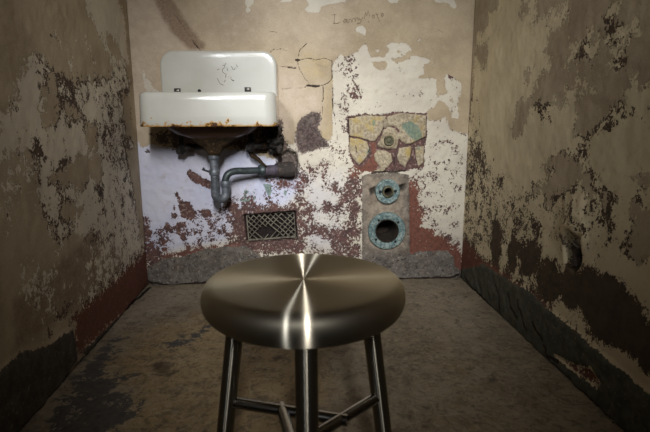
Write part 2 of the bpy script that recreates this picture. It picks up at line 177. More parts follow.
('p','white',-0.35,0.015,[(1.359,0.677),(1.404,0.739),(1.43,0.711),(1.454,0.668),(1.474,0.652),(1.439,0.649),(1.386,0.659)]),
('p','white',-0.7,0.012,[(1.511,0.625),(1.535,0.647),(1.583,0.652),(1.587,0.64),(1.551,0.631),(1.515,0.616)]),
('p','white',-0.5,0.012,[(1.557,0.961),(1.528,0.99),(1.497,1.051),(1.52,1.059),(1.558,1.017),(1.598,0.978)]),
('p','tan',-0.6,0.012,[(1.565,0.996),(1.556,1.011),(1.588,1.016),(1.604,1.002)]),
('p','white',-0.6,0.01,[(1.519,0.403),(1.548,0.409),(1.557,0.387),(1.529,0.388)]),
('p','white',-0.6,0.01,[(1.645,0.372),(1.712,0.377),(1.736,0.364),(1.715,0.351),(1.666,0.36)]),
('p','white',-0.5,0.01,[(1.791,0.52),(1.849,0.527),(1.85,0.489),(1.793,0.491)]),
('p','tan',-1,0.02,[(2.423,0.257),(2.305,0.191),(2.219,0.156),(2.093,0.165),(2.003,0.165),(1.852,0.156),(1.733,0.158),(1.645,0.161),(1.563,0.158),(1.504,0.158),(1.494,0.085),(1.503,0.027),(1.61,0.013),(2.311,-0.05),(2.436,0.022)]),
('p','white',-0.8,0.02,[(2.423,0.257),(2.305,0.191),(2.219,0.156),(2.093,0.165),(2.003,0.165),(1.852,0.156),(1.733,0.158),(1.645,0.161),(1.563,0.158),(1.504,0.158),(1.494,0.085),(1.503,0.027),(1.61,0.013),(2.311,-0.05),(2.436,0.022)]),
('p','red',1,0.03,[(2.423,0.257),(2.305,0.191),(2.219,0.156),(2.093,0.165),(2.003,0.165),(1.852,0.156),(1.733,0.158),(1.645,0.161),(1.563,0.158),(1.504,0.158),(1.494,0.085),(1.503,0.027),(1.61,0.013),(2.311,-0.05),(2.436,0.022)]),
('p','tan',-0.35,0.02,[(1.497,0.25),(1.529,0.205),(1.503,0.155),(1.425,0.166),(1.359,0.149),(1.331,0.177),(1.383,0.2)]),
('p','white',0.1,0.02,[(1.497,0.25),(1.529,0.205),(1.503,0.155),(1.425,0.166),(1.359,0.149),(1.331,0.177),(1.383,0.2)]),
('p','grey',1,0.012,[(1.488,0.119),(1.497,0.067),(1.5,0.015),(1.156,-0.054),(0.835,0.037),(0.878,0.235),(1.122,0.184),(1.21,0.186),(1.356,0.135),(1.43,0.135)]),
('p','grey',0.9,0.006,[(1.532,0.026),(1.699,0.016),(1.962,-0.002),(2.305,-0.007),(2.468,-0.149),(1.598,-0.036)]),
('p','white',-0.9,0.01,[(1.228,0.265),(1.252,0.269),(1.254,0.212),(1.237,0.178),(1.222,0.199)])],
'R': [
('p','tan',-1,0.012,[(2.038,1.257),(1.713,1.18),(1.694,1.107),(1.719,1.086),(1.638,1.09),(1.594,1.087),(1.515,1.066),(1.507,1.053),(1.551,1.044),(1.606,1.047),(1.61,0.996),(1.625,0.971),(1.57,0.946),(1.579,0.922),(1.622,0.914),(1.652,0.891),(1.675,0.86),(1.693,0.838),(1.727,0.818),(1.797,0.814),(1.807,0.767),(1.812,0.694),(1.786,0.691),(1.742,0.718),(1.711,0.767),(1.663,0.826),(1.501,0.811),(1.407,0.805),(1.409,0.783),(1.403,0.72),(1.367,0.718),(1.33,0.725),(1.287,0.739),(1.24,0.76),(1.193,0.779),(1.077,0.795),(0.984,0.262),(1.017,0.303),(1.06,0.321),(1.106,0.341),(1.192,0.33),(1.264,0.334),(1.323,0.333),(1.417,0.31),(1.458,0.19),(1.592,0.169),(1.712,0.173),(1.895,0.155),(2.061,0.159),(2.243,0.167),(2.407,0.166),(2.494,0.76),(2.285,0.805),(2.273,0.894),(2.26,0.981),(2.27,1.047),(2.205,1.018),(2.141,0.978),(2.115,1.028),(2.114,1.088),(2.201,1.072),(2.252,1.087),(2.247,1.137),(2.165,1.136),(2.134,1.147),(2.13,1.194),(2.039,1.206)]),
('p','tan',0.9,0.01,[(1.59,0.611),(1.545,0.63),(1.512,0.651),(1.462,0.659),(1.397,0.654),(1.346,0.617),(1.328,0.594),(1.362,0.581),(1.381,0.558),(1.435,0.546),(1.475,0.535),(1.498,0.508),(1.501,0.475),(1.531,0.484),(1.546,0.52),(1.616,0.519),(1.628,0.533),(1.554,0.567),(1.558,0.595)]),
('p','tan',0.9,0.01,[(1.137,0.553),(1.108,0.565),(1.039,0.556),(1.034,0.524),(1.101,0.527),(1.123,0.533)]),
('p','tan',0.9,0.01,[(1.122,0.619),(1.099,0.632),(1.052,0.627),(1.049,0.614),(1.106,0.611)]),
('p','tan',0.9,0.01,[(1.318,0.616),(1.288,0.599),(1.274,0.553),(1.293,0.55),(1.312,0.58)]),
('p','tan',0.9,0.01,[(1.245,0.573),(1.218,0.561),(1.214,0.535),(1.231,0.528)]),
('p','tan',0.9,0.01,[(1.77,0.934),(1.703,0.927),(1.706,0.879),(1.751,0.887)]),
('p','tan',0.9,0.01,[(1.828,1.151),(1.807,1.166),(1.761,1.156),(1.767,1.124),(1.813,1.128)]),
('p','tan',0.9,0.01,[(1.095,0.518),(1.035,0.53),(1.029,0.498),(1.08,0.493)]),
('p','tan',0.9,0.01,[(1.124,0.478),(1.087,0.501),(1.036,0.539),(1.024,0.468),(1.083,0.423),(1.11,0.43)]),
('p','tan',-0.8,0.008,[(1.537,0.611),(1.489,0.616),(1.494,0.597),(1.513,0.567),(1.531,0.565)]),
('p','tan',-0.7,0.012,[(1.497,0.971),(1.476,0.989),(1.45,0.986),(1.45,0.969),(1.472,0.962)]),
('p','tan',-0.7,0.012,[(1.494,0.95),(1.462,0.947),(1.456,0.916),(1.47,0.905),(1.495,0.937)]),
('p','tan',-0.7,0.012,[(1.475,0.838),(1.46,0.862),(1.438,0.853),(1.442,0.828),(1.463,0.816)]),
('p','tan',-0.7,0.012,[(1.417,0.864),(1.415,0.892),(1.4,0.866),(1.402,0.846)]),
('p','tan',-0.7,0.012,[(1.38,0.857),(1.36,0.867),(1.343,0.847),(1.363,0.84)]),
('p','tan',-0.7,0.012,[(1.324,0.853),(1.312,0.856),(1.304,0.844),(1.316,0.841)]),
('p','tan',-0.7,0.012,[(1.431,0.946),(1.415,0.98),(1.396,0.996),(1.372,1.015),(1.357,1.005),(1.358,0.971),(1.339,0.938),(1.338,0.908),(1.383,0.916),(1.421,0.929)]),
('p','tan',-0.7,0.012,[(1.335,1.027),(1.313,1.044),(1.267,1.055),(1.243,1.043),(1.254,1.011),(1.223,0.992),(1.171,0.986),(1.17,0.956),(1.226,0.945),(1.27,0.933),(1.32,0.943),(1.314,0.979)]),
('p','tan',-0.7,0.012,[(1.282,0.902),(1.268,0.926),(1.222,0.92),(1.175,0.894),(1.167,0.876),(1.215,0.881),(1.254,0.874),(1.275,0.883)]),
('p','tan',-0.7,0.012,[(1.245,0.79),(1.202,0.806),(1.187,0.844),(1.168,0.856),(1.146,0.841),(1.089,0.844),(1.071,0.741),(1.285,0.737),(1.253,0.768)]),
('p','tan',-0.7,0.012,[(1.578,1.104),(1.538,1.116),(1.496,1.107),(1.541,1.083)]),
('p','white',-0.22,0.012,[(1.43,0.942),(1.396,0.996),(1.379,0.974),(1.378,0.928),(1.413,0.928)]),
('p','white',-0.22,0.012,[(1.329,0.996),(1.327,1.018),(1.298,1.027),(1.236,1.004),(1.233,0.987),(1.251,0.962),(1.285,0.953),(1.306,0.971)]),
('p','white',-0.22,0.012,[(1.265,0.907),(1.205,0.914),(1.205,0.887),(1.243,0.88)]),
('p','white',-0.22,0.012,[(1.248,0.808),(1.22,0.811),(1.217,0.796),(1.24,0.797)]),
('p','white',-0.22,0.012,[(1.654,0.818),(1.577,0.825),(1.533,0.778),(1.605,0.76),(1.658,0.78)]),
('p','white',-0.22,0.012,[(1.397,1.084),(1.356,1.075),(1.385,1.052),(1.408,1.064)]),
('p','white',-0.22,0.012,[(1.329,0.724),(1.313,0.748),(1.242,0.77),(1.156,0.784),(1.153,0.77),(1.225,0.741),(1.283,0.721)]),
('p','white',-0.22,0.012,[(1.406,0.662),(1.391,0.705),(1.335,0.716),(1.311,0.653),(1.38,0.639)]),
('p','white',-0.22,0.012,[(1.47,0.658),(1.45,0.668),(1.441,0.651),(1.46,0.65)]),
('p','white',-0.22,0.012,[(1.327,0.627),(1.315,0.636),(1.295,0.602),(1.315,0.6)]),
('p','white',-0.22,0.012,[(1.287,0.631),(1.274,0.632),(1.271,0.617),(1.284,0.617)]),
('p','white',-0.22,0.012,[(1.643,0.774),(1.6,0.792),(1.547,0.755),(1.603,0.75)]),
('p','white',0.42,0.03,[(2.446,0.948),(2.099,0.874),(2.135,0.677),(2.141,0.483),(2.373,0.454)]),
('p','white',0.12,0.04,[(2.366,0.696),(2.102,0.678),(1.841,0.532),(1.629,0.538),(1.511,0.42),(1.492,0.307),(2.315,0.066),(2.383,0.525)]),
('p','white',-0.15,0.02,[(2.279,0.658),(2.116,0.665),(2.034,0.559),(2.073,0.492),(2.15,0.547),(2.211,0.461),(2.254,0.357),(2.294,0.492)]),
('p','white',0.2,0.04,[(1.534,0.56),(1.313,0.588),(1.167,0.599),(1.103,0.48),(1.094,0.424),(1.492,0.307)]),
('p','white',-0.35,0.012,[(1.243,0.565),(1.225,0.568),(1.209,0.509),(1.229,0.497)]),
('p','white',-0.35,0.012,[(1.201,0.564),(1.183,0.563),(1.186,0.548),(1.198,0.549)]),
('p','white',-0.35,0.012,[(1.118,0.591),(1.103,0.594),(1.102,0.576),(1.114,0.574)]),
('p','white',-0.35,0.012,[(1.49,0.538),(1.456,0.542),(1.456,0.52),(1.481,0.516)]),
('p','white',-0.35,0.012,[(1.927,0.551),(1.869,0.54),(1.864,0.507),(1.897,0.508)]),
('p','white',-0.35,0.012,[(1.678,0.505),(1.646,0.51),(1.632,0.492),(1.664,0.486)]),
('p','white',-0.35,0.012,[(1.62,0.417),(1.568,0.417),(1.554,0.39),(1.605,0.389)]),
('p','tan',-1,0.01,[(1.946,0.33),(1.901,0.351),(1.871,0.322),(1.858,0.241),(1.871,0.195),(1.924,0.192),(1.942,0.231)]),
('p','white',-1,0.012,[(1.946,0.33),(1.901,0.351),(1.871,0.322),(1.858,0.241),(1.871,0.195),(1.924,0.192),(1.942,0.231)]),
('p','brown',1,0.02,[(1.946,0.33),(1.901,0.351),(1.871,0.322),(1.858,0.241),(1.871,0.195),(1.924,0.192),(1.942,0.231)]),
('p','tan',-1,0.01,[(1.776,0.292),(1.744,0.326),(1.705,0.31),(1.708,0.259),(1.735,0.194),(1.787,0.196),(1.795,0.246)]),
('p','white',-1,0.012,[(1.776,0.292),(1.744,0.326),(1.705,0.31),(1.708,0.259),(1.735,0.194),(1.787,0.196),(1.795,0.246)]),
('p','brown',1,0.02,[(1.776,0.292),(1.744,0.326),(1.705,0.31),(1.708,0.259),(1.735,0.194),(1.787,0.196),(1.795,0.246)]),
('p','tan',-1,0.01,[(1.691,0.297),(1.628,0.335),(1.559,0.333),(1.547,0.285),(1.58,0.233),(1.63,0.206),(1.688,0.209),(1.673,0.259)]),
('p','white',-1,0.012,[(1.691,0.297),(1.628,0.335),(1.559,0.333),(1.547,0.285),(1.58,0.233),(1.63,0.206),(1.688,0.209),(1.673,0.259)]),
('p','brown',1,0.02,[(1.691,0.297),(1.628,0.335),(1.559,0.333),(1.547,0.285),(1.58,0.233),(1.63,0.206),(1.688,0.209),(1.673,0.259)]),
('p','tan',-1,0.01,[(1.545,0.275),(1.493,0.311),(1.448,0.319),(1.427,0.292),(1.403,0.253),(1.413,0.211),(1.435,0.183),(1.509,0.175),(1.593,0.186),(1.554,0.231)]),
('p','white',-1,0.012,[(1.545,0.275),(1.493,0.311),(1.448,0.319),(1.427,0.292),(1.403,0.253),(1.413,0.211),(1.435,0.183),(1.509,0.175),(1.593,0.186),(1.554,0.231)]),
('p','brown',1,0.02,[(1.545,0.275),(1.493,0.311),(1.448,0.319),(1.427,0.292),(1.403,0.253),(1.413,0.211),(1.435,0.183),(1.509,0.175),(1.593,0.186),(1.554,0.231)]),
('p','tan',-1,0.01,[(1.409,0.288),(1.375,0.336),(1.329,0.341),(1.299,0.337),(1.254,0.359),(1.22,0.354),(1.173,0.365),(1.125,0.354),(1.079,0.34),(1.035,0.313),(0.974,0.286),(0.91,0.209),(1.012,0.181),(1.098,0.198),(1.201,0.164),(1.26,0.19),(1.308,0.214),(1.351,0.188),(1.412,0.202),(1.393,0.247)]),
('p','white',-1,0.012,[(1.409,0.288),(1.375,0.336),(1.329,0.341),(1.299,0.337),(1.254,0.359),(1.22,0.354),(1.173,0.365),(1.125,0.354),(1.079,0.34),(1.035,0.313),(0.974,0.286),(0.91,0.209),(1.012,0.181),(1.098,0.198),(1.201,0.164),(1.26,0.19),(1.308,0.214),(1.351,0.188),(1.412,0.202),(1.393,0.247)]),
('p','brown',1,0.02,[(1.409,0.288),(1.375,0.336),(1.329,0.341),(1.299,0.337),(1.254,0.359),(1.22,0.354),(1.173,0.365),(1.125,0.354),(1.079,0.34),(1.035,0.313),(0.974,0.286),(0.91,0.209),(1.012,0.181),(1.098,0.198),(1.201,0.164),(1.26,0.19),(1.308,0.214),(1.351,0.188),(1.412,0.202),(1.393,0.247)]),
('p','tan',-1,0.01,[(2.582,0.197),(2.306,0.201),(2.063,0.168),(1.849,0.182),(1.671,0.179),(1.489,0.179),(1.417,0.166),(1.363,0.155),(1.187,0.15),(1.182,0.118),(1.386,0.119),(1.661,0.114),(1.935,0.077),(2.171,0.045),(2.462,-0.021)]),
('p','white',-0.6,0.015,[(2.582,0.197),(2.306,0.201),(2.063,0.168),(1.849,0.182),(1.671,0.179),(1.489,0.179),(1.417,0.166),(1.363,0.155),(1.187,0.15),(1.182,0.118),(1.386,0.119),(1.661,0.114),(1.935,0.077),(2.171,0.045),(2.462,-0.021)]),
('p','red',0.9,0.02,[(2.582,0.197),(2.306,0.201),(2.063,0.168),(1.849,0.182),(1.671,0.179),(1.489,0.179),(1.417,0.166),(1.363,0.155),(1.187,0.15),(1.182,0.118),(1.386,0.119),(1.661,0.114),(1.935,0.077),(2.171,0.045),(2.462,-0.021)]),
('p','white',0.25,0.01,[(1.469,0.165),(1.404,0.209),(1.386,0.202),(1.327,0.188),(1.301,0.217),(1.263,0.206),(1.244,0.179),(1.27,0.163),(1.363,0.164),(1.432,0.164)]),
('p','white',0.2,0.012,[(1.696,0.184),(1.556,0.215),(1.548,0.192),(1.624,0.17)]),
('p','grey',1,0.01,[(2.638,-0.064),(2.175,0.078),(2.013,0.146),(1.905,0.152),(1.735,0.161),(1.592,0.169),(1.486,0.162),(1.392,0.156),(1.282,0.15),(1.223,0.145),(1.135,0.142),(1.028,0.138),(0.851,0.14),(0.819,-0.043),(2.431,-1.528)]),
('p','grey',-0.5,0.012,[(1.392,0.03),(1.281,0.054),(1.214,0.081),(1.171,0.065),(1.18,0.042),(1.235,0.038),(1.278,0.032)]),
('p','tan',-1,0.006,[(1.392,0.03),(1.281,0.054),(1.214,0.081),(1.171,0.065),(1.18,0.042),(1.235,0.038),(1.278,0.032)]),
('p','red',1,0.01,[(1.392,0.03),(1.281,0.054),(1.214,0.081),(1.171,0.065),(1.18,0.042),(1.235,0.038),(1.278,0.032)]),
('p','white',-0.7,0.01,[(1.392,0.03),(1.281,0.054),(1.214,0.081),(1.171,0.065),(1.18,0.042),(1.235,0.038),(1.278,0.032)]),
('p','dark',1,0.01,[(1.438,0.416),(1.405,0.415),(1.393,0.39),(1.362,0.398),(1.306,0.417),(1.295,0.394),(1.303,0.358),(1.352,0.338),(1.378,0.353),(1.39,0.377)]),
('p','brown',0.6,0.03,[(1.974,0.273),(1.5,0.358),(1.42,0.406),(1.3,0.341),(1.471,0.179),(1.783,0.168),(2.092,0.164)]),
('p','tan',-1,0.006,[(2.404,0.146),(2.241,0.148),(2.059,0.141),(1.892,0.139),(1.709,0.158),(1.59,0.155),(1.456,0.177),(1.415,0.298),(1.321,0.324),(1.262,0.323),(1.19,0.319),(1.105,0.332),(1.058,0.311),(1.015,0.294),(0.862,0.201),(0.819,-0.043),(2.431,-1.528)]),
('c','crack',1,0.007,[(1.866,0.101),(1.845,0.092),(1.83,0.084),(1.813,0.069),(1.801,0.061),(1.809,0.042),(1.801,0.025),(1.803,0.01)]),
('c','crack',1,0.007,[(1.661,0.114),(1.656,0.104),(1.648,0.09),(1.633,0.084),(1.63,0.071),(1.62,0.061),(1.605,0.052),(1.592,0.042),(1.571,0.037)]),
('c','crack',1,0.007,[(1.744,0.106),(1.729,0.096),(1.725,0.084),(1.72,0.067),(1.699,0.062),(1.682,0.058),(1.667,0.052),(1.65,0.048)]),
('c','crack',1,0.007,[(1.458,0.034),(1.444,0.03),(1.443,0.015),(1.429,0.01),(1.404,0.016),(1.389,0.016),(1.369,0.02)]),
('c','crack',1,0.00186,[(2.009,0.12),(1.998,0.11),(1.981,0.098),(1.959,0.091),(1.97,0.067),(1.974,0.041)]),
('c','crack',1,0.007,[(1.541,0.079),(1.523,0.071),(1.513,0.064),(1.497,0.058),(1.481,0.056),(1.467,0.048)]),
('c','crack',1,0.00248,[(2.329,0.724),(2.336,0.749),(2.327,0.765),(2.289,0.772),(2.273,0.745)]),
('c','crack',1,0.006,[(2.221,0.019),(2.188,0.017),(2.162,0.013),(2.125,0.009),(2.098,0.004),(2.06,0.008),(2.03,0.004),(1.995,0.007),(1.973,0.002),(1.939,0.005),(1.914,-0.002),(1.893,0.0),(1.871,-0.007),(1.838,-0.007),(1.812,-0.002),(1.799,-0.008),(1.775,-0.013),(1.742,-0.011),(1.726,-0.012),(1.705,-0.016),(1.682,-0.012),(1.655,-0.007),(1.641,-0.016),(1.618,-0.011),(1.593,-0.012),(1.58,-0.013),(1.555,-0.011),(1.538,-0.013),(1.511,-0.007),(1.497,-0.008),(1.482,-0.013),(1.465,-0.015),(1.44,-0.006),(1.423,-0.007),(1.408,-0.01),(1.394,-0.01),(1.38,-0.012),(1.361,-0.011),(1.35,-0.012),(1.329,-0.008),(1.319,-0.007),(1.304,-0.009),(1.288,-0.009),(1.276,-0.007),(1.262,-0.009),(1.252,-0.013),(1.236,-0.006),(1.221,-0.005),(1.212,-0.011),(1.198,-0.009),(1.186,-0.008),(1.177,-0.008),(1.166,-0.012),(1.15,-0.008),(1.139,-0.007),(1.131,-0.009),(1.116,-0.004),(1.108,-0.007),(1.097,-0.008)])],
'F': [
('p','ochre',1,0.12,[(0.123,1.753),(0.313,1.914),(0.72,2.02),(0.817,1.579),(0.782,1.098),(0.704,0.828),(0.354,0.851),(0.245,1.103),(0.237,1.279),(0.105,1.456)]),
('p','ochre',0.35,0.15,[(1.158,1.679),(1.357,1.433),(1.378,1.107),(1.284,0.789),(0.859,0.817),(0.979,1.335)]),
('p','dark',0.9,0.04,[(0.016,1.583),(0.072,1.688),(0.098,1.592),(0.095,1.508),(0.132,1.423),(0.185,1.425),(0.182,1.345),(0.253,1.298),(0.287,1.204),(0.234,1.135),(0.172,1.003),(0.083,1.009),(0.054,1.267)]),
('p','dark',0.65,0.03,[(0.213,1.622),(0.281,1.698),(0.359,1.763),(0.394,1.779),(0.372,1.692),(0.334,1.613),(0.261,1.566)]),
('p','dark',0.5,0.03,[(0.192,1.841),(0.243,1.837),(0.245,1.762),(0.215,1.764)]),
('p','stain',0.9,0.03,[(0.227,1.512),(0.311,1.493),(0.335,1.427),(0.286,1.406),(0.239,1.446)]),
('p','stain',0.8,0.015,[(0.617,1.513),(0.647,1.517),(0.655,1.469),(0.626,1.464)]),
('p','pale',0.7,0.05,[(0.019,2.254),(0.007,2.072),(-0.005,1.807),(0.007,1.676),(0.065,1.688),(0.134,1.845),(0.245,2.054),(0.539,2.161),(0.486,2.249)]),
('p','pale',0.7,0.1,[(1.207,2.255),(1.472,2.236),(1.492,1.964),(1.452,1.658),(1.184,1.516),(1.084,1.684)]),
('c','crack',1,0.01,[(0.023,2.24),(0.021,2.207),(0.015,2.17),(0.016,2.127),(0.012,2.092),(0.003,2.073),(0.005,2.036),(-0.003,2.016),(0.004,1.975),(-0.006,1.959),(-0.003,1.921),(-0.002,1.895),(-0.009,1.881),(-0.012,1.856),(-0.012,1.827),(-0.013,1.803),(-0.018,1.786),(-0.017,1.768),(-0.013,1.732),(-0.016,1.72),(-0.019,1.697),(-0.021,1.678),(-0.018,1.647),(-0.022,1.634),(-0.02,1.608),(-0.02,1.583),(-0.022,1.564)]),
('c','crack',1,0.006,[(-0.022,1.564),(-0.024,1.542),(-0.022,1.527),(-0.023,1.509),(-0.024,1.49),(-0.026,1.473),(-0.023,1.457),(-0.021,1.434),(-0.023,1.427),(-0.021,1.405),(-0.027,1.393),(-0.024,1.376),(-0.025,1.363),(-0.017,1.338),(-0.016,1.323),(-0.016,1.315),(-0.011,1.295),(-0.008,1.279),(-0.009,1.268),(-0.004,1.248),(-0.004,1.238),(-0.003,1.224),(-0.006,1.214),(-0.004,1.2),(-0.0,1.184),(0.004,1.171),(0.005,1.159)]),
('c','crack',1,0.005,[(1.533,2.201),(1.531,2.161),(1.531,2.13),(1.535,2.096),(1.525,2.051),(1.534,2.031),(1.529,1.995),(1.533,1.971),(1.528,1.941),(1.534,1.913),(1.531,1.884),(1.528,1.856),(1.529,1.829),(1.527,1.804),(1.524,1.772),(1.527,1.755),(1.526,1.724),(1.53,1.706),(1.525,1.677),(1.525,1.653),(1.519,1.625),(1.526,1.617),(1.527,1.595),(1.527,1.572),(1.526,1.557),(1.528,1.534),(1.527,1.513),(1.529,1.496),(1.525,1.479),(1.526,1.457),(1.527,1.446),(1.523,1.419),(1.529,1.413),(1.525,1.396),(1.525,1.375),(1.525,1.365),(1.52,1.342),(1.527,1.331),(1.525,1.313),(1.521,1.294),(1.526,1.288),(1.519,1.269),(1.524,1.26),(1.516,1.239),(1.517,1.23),(1.516,1.214),(1.521,1.205),(1.516,1.188),(1.517,1.177),(1.518,1.166),(1.516,1.155),(1.515,1.141),(1.514,1.132),(1.513,1.117),(1.514,1.108),(1.514,1.099),(1.511,1.085)]),
('c','crack',1,0.00186,[(0.098,1.592),(0.108,1.601),(0.121,1.594),(0.13,1.605),(0.142,1.598),(0.156,1.6),(0.166,1.608),(0.179,1.607),(0.185,1.615),(0.198,1.615),(0.206,1.624),(0.221,1.635),(0.23,1.642),(0.24,1.641),(0.25,1.657),(0.262,1.656),(0.274,1.672),(0.287,1.673)]),
('c','crack',1,0.00186,[(0.527,1.414),(0.536,1.398),(0.547,1.392),(0.559,1.38),(0.57,1.369),(0.579,1.362),(0.59,1.358),(0.599,1.351),(0.613,1.343),(0.623,1.331)])]}
PENCIL = [[(0.8824, 1.2157), (0.8978, 1.2175)], [(0.8916, 1.2158), (0.8908, 1.195), (0.8899, 1.1816)], [(0.8846, 1.1807), (0.9067, 1.1809), (0.9138, 1.1877)], [(0.9444, 1.1996), (0.9355, 1.1975), (0.9302, 1.1891), (0.9356, 1.1845), (0.9431, 1.1913), (0.9457, 1.1988), (0.9476, 1.1863), (0.9511, 1.1838)], [(0.9547, 1.1838), (0.9555, 1.1964), (0.9626, 1.1998), (0.9662, 1.1914), (0.9671, 1.1864)], [(0.9698, 1.1873), (0.9715, 1.1999), (0.9777, 1.2049), (0.9813, 1.1978), (0.9831, 1.1899)], [(0.9849, 1.1916), (0.9857, 1.2033), (0.991, 1.2059), (0.9955, 1.1992), (0.9973, 1.1934)], [(0.9981, 1.2059), (1.0027, 1.1968), (1.008, 1.1993)], [(1.0168, 1.2086), (1.0116, 1.196), (1.0024, 1.1813), (0.9903, 1.1791), (0.9956, 1.185)], [(1.0231, 1.1995), (1.0273, 1.2237), (1.0281, 1.2279), (1.0332, 1.2121), (1.0405, 1.2347), (1.0442, 1.2214), (1.047, 1.2122)], [(1.0621, 1.2182), (1.0569, 1.2106), (1.0614, 1.2031), (1.0685, 1.2074), (1.0675, 1.2166), (1.0621, 1.2182)], [(1.0745, 1.2266), (1.0809, 1.2133), (1.0893, 1.1967), (1.0921, 1.19)], [(1.08, 1.2158), (1.0852, 1.2234)], [(1.1004, 1.2227), (1.0979, 1.2152), (1.1042, 1.2119), (1.1103, 1.2186), (1.1058, 1.2244), (1.1004, 1.2227)], [(1.0402, 1.1921), (1.0438, 1.1845)]]
SCRIBBLE = [[(0.3984, 0.9965), (0.4089, 0.998), (0.4153, 1.0081)], [(0.4089, 0.9971), (0.407, 0.9878), (0.3977, 0.9819), (0.3973, 0.9717)], [(0.4175, 0.9878), (0.4208, 0.9732)], [(0.3972, 0.9702), (0.4045, 0.9644), (0.4133, 0.96), (0.4097, 0.9453)], [(0.4096, 0.9439), (0.4117, 0.9571)], [(0.4093, 0.9365), (0.4029, 0.9262)], [(0.3751, 0.9775), (0.3843, 0.9819)], [(0.4372, 0.9937), (0.4427, 0.9806), (0.4502, 0.9791), (0.4535, 0.9879)], [(0.457, 1.001), (0.4641, 0.9894)], [(0.4325, 0.9498), (0.4335, 0.938), (0.4469, 0.9327)], [(0.4364, 0.9345), (0.4474, 0.9316)], [(0.3745, 0.9438), (0.3775, 0.9321), (0.386, 0.9188), (0.4008, 0.9129)], [(0.421, 0.9498), (0.4234, 0.9492)]]

# ------------------------------------------------------------------ helpers
def lin(r, g, b):
    f = lambda c: (c/255/12.92) if c/255 <= .04045 else ((c/255+.055)/1.055)**2.4
    return (f(r), f(g), f(b), 1)

class NT:
    def __init__(s, name):
        s.m = bpy.data.materials.new(name); s.m.use_nodes = True
        s.t = s.m.node_tree; s.t.nodes.clear()
        s.out = s.n('ShaderNodeOutputMaterial'); s.b = s.n('ShaderNodeBsdfPrincipled')
        s.t.links.new(s.b.outputs[0], s.out.inputs[0])
        s.tc = s.n('ShaderNodeTexCoord')
    def n(s, k, **kw):
        x = s.t.nodes.new(k)
        for a, v in kw.items(): setattr(x, a, v)
        return x
    def set(s, sock, v):
        if isinstance(v, bpy.types.NodeSocket): s.t.links.new(v, sock)
        else: sock.default_value = v
    def math(s, op, a, b=0.0, c=None, clamp=False):
        x = s.n('ShaderNodeMath', operation=op, use_clamp=clamp); s.set(x.inputs[0], a); s.set(x.inputs[1], b)
        if c is not None: s.set(x.inputs[2], c)
        return x.outputs[0]
    def noise(s, scale, detail=6, rough=.6, off=0.0, dist=0.0, stretch=None):
        x = s.n('ShaderNodeTexNoise'); x.inputs['Scale'].default_value = scale; x.inputs['Detail'].default_value = detail
        x.inputs['Roughness'].default_value = rough; x.inputs['Distortion'].default_value = dist
        m = s.n('ShaderNodeMapping'); m.inputs['Location'].default_value = (off, off*1.7, -off)
        if stretch: m.inputs['Scale'].default_value = stretch
        s.t.links.new(s.tc.outputs['Object'], m.inputs[0]); s.t.links.new(m.outputs[0], x.inputs['Vector'])
        return x.outputs[0]
    def attr(s, name):
        return s.n('ShaderNodeAttribute', attribute_name=name).outputs['Fac']
    def step(s, v, lo, hi):
        x = s.n('ShaderNodeMapRange', interpolation_type='SMOOTHSTEP'); s.set(x.inputs[0], v)
        x.inputs[1].default_value = lo; x.inputs[2].default_value = hi
        return x.outputs[0]
    def mix(s, f, a, b, mode='MIX'):
        x = s.n('ShaderNodeMix', data_type='RGBA', blend_type=mode); s.set(x.inputs[0], f); s.set(x.inputs[6], a); s.set(x.inputs[7], b)
        return x.outputs[2]
    def bump(s, h, dist=.003, strength=.7):
        x = s.n('ShaderNodeBump'); x.inputs['Distance'].default_value = dist; x.inputs['Strength'].default_value = strength
        s.t.links.new(h, x.inputs['Height']); s.t.links.new(x.outputs[0], s.b.inputs['Normal']); return x
    def ctr(s, v, k):                     # centred noise times k
        return s.math('MULTIPLY_ADD', v, k, -.5*k)

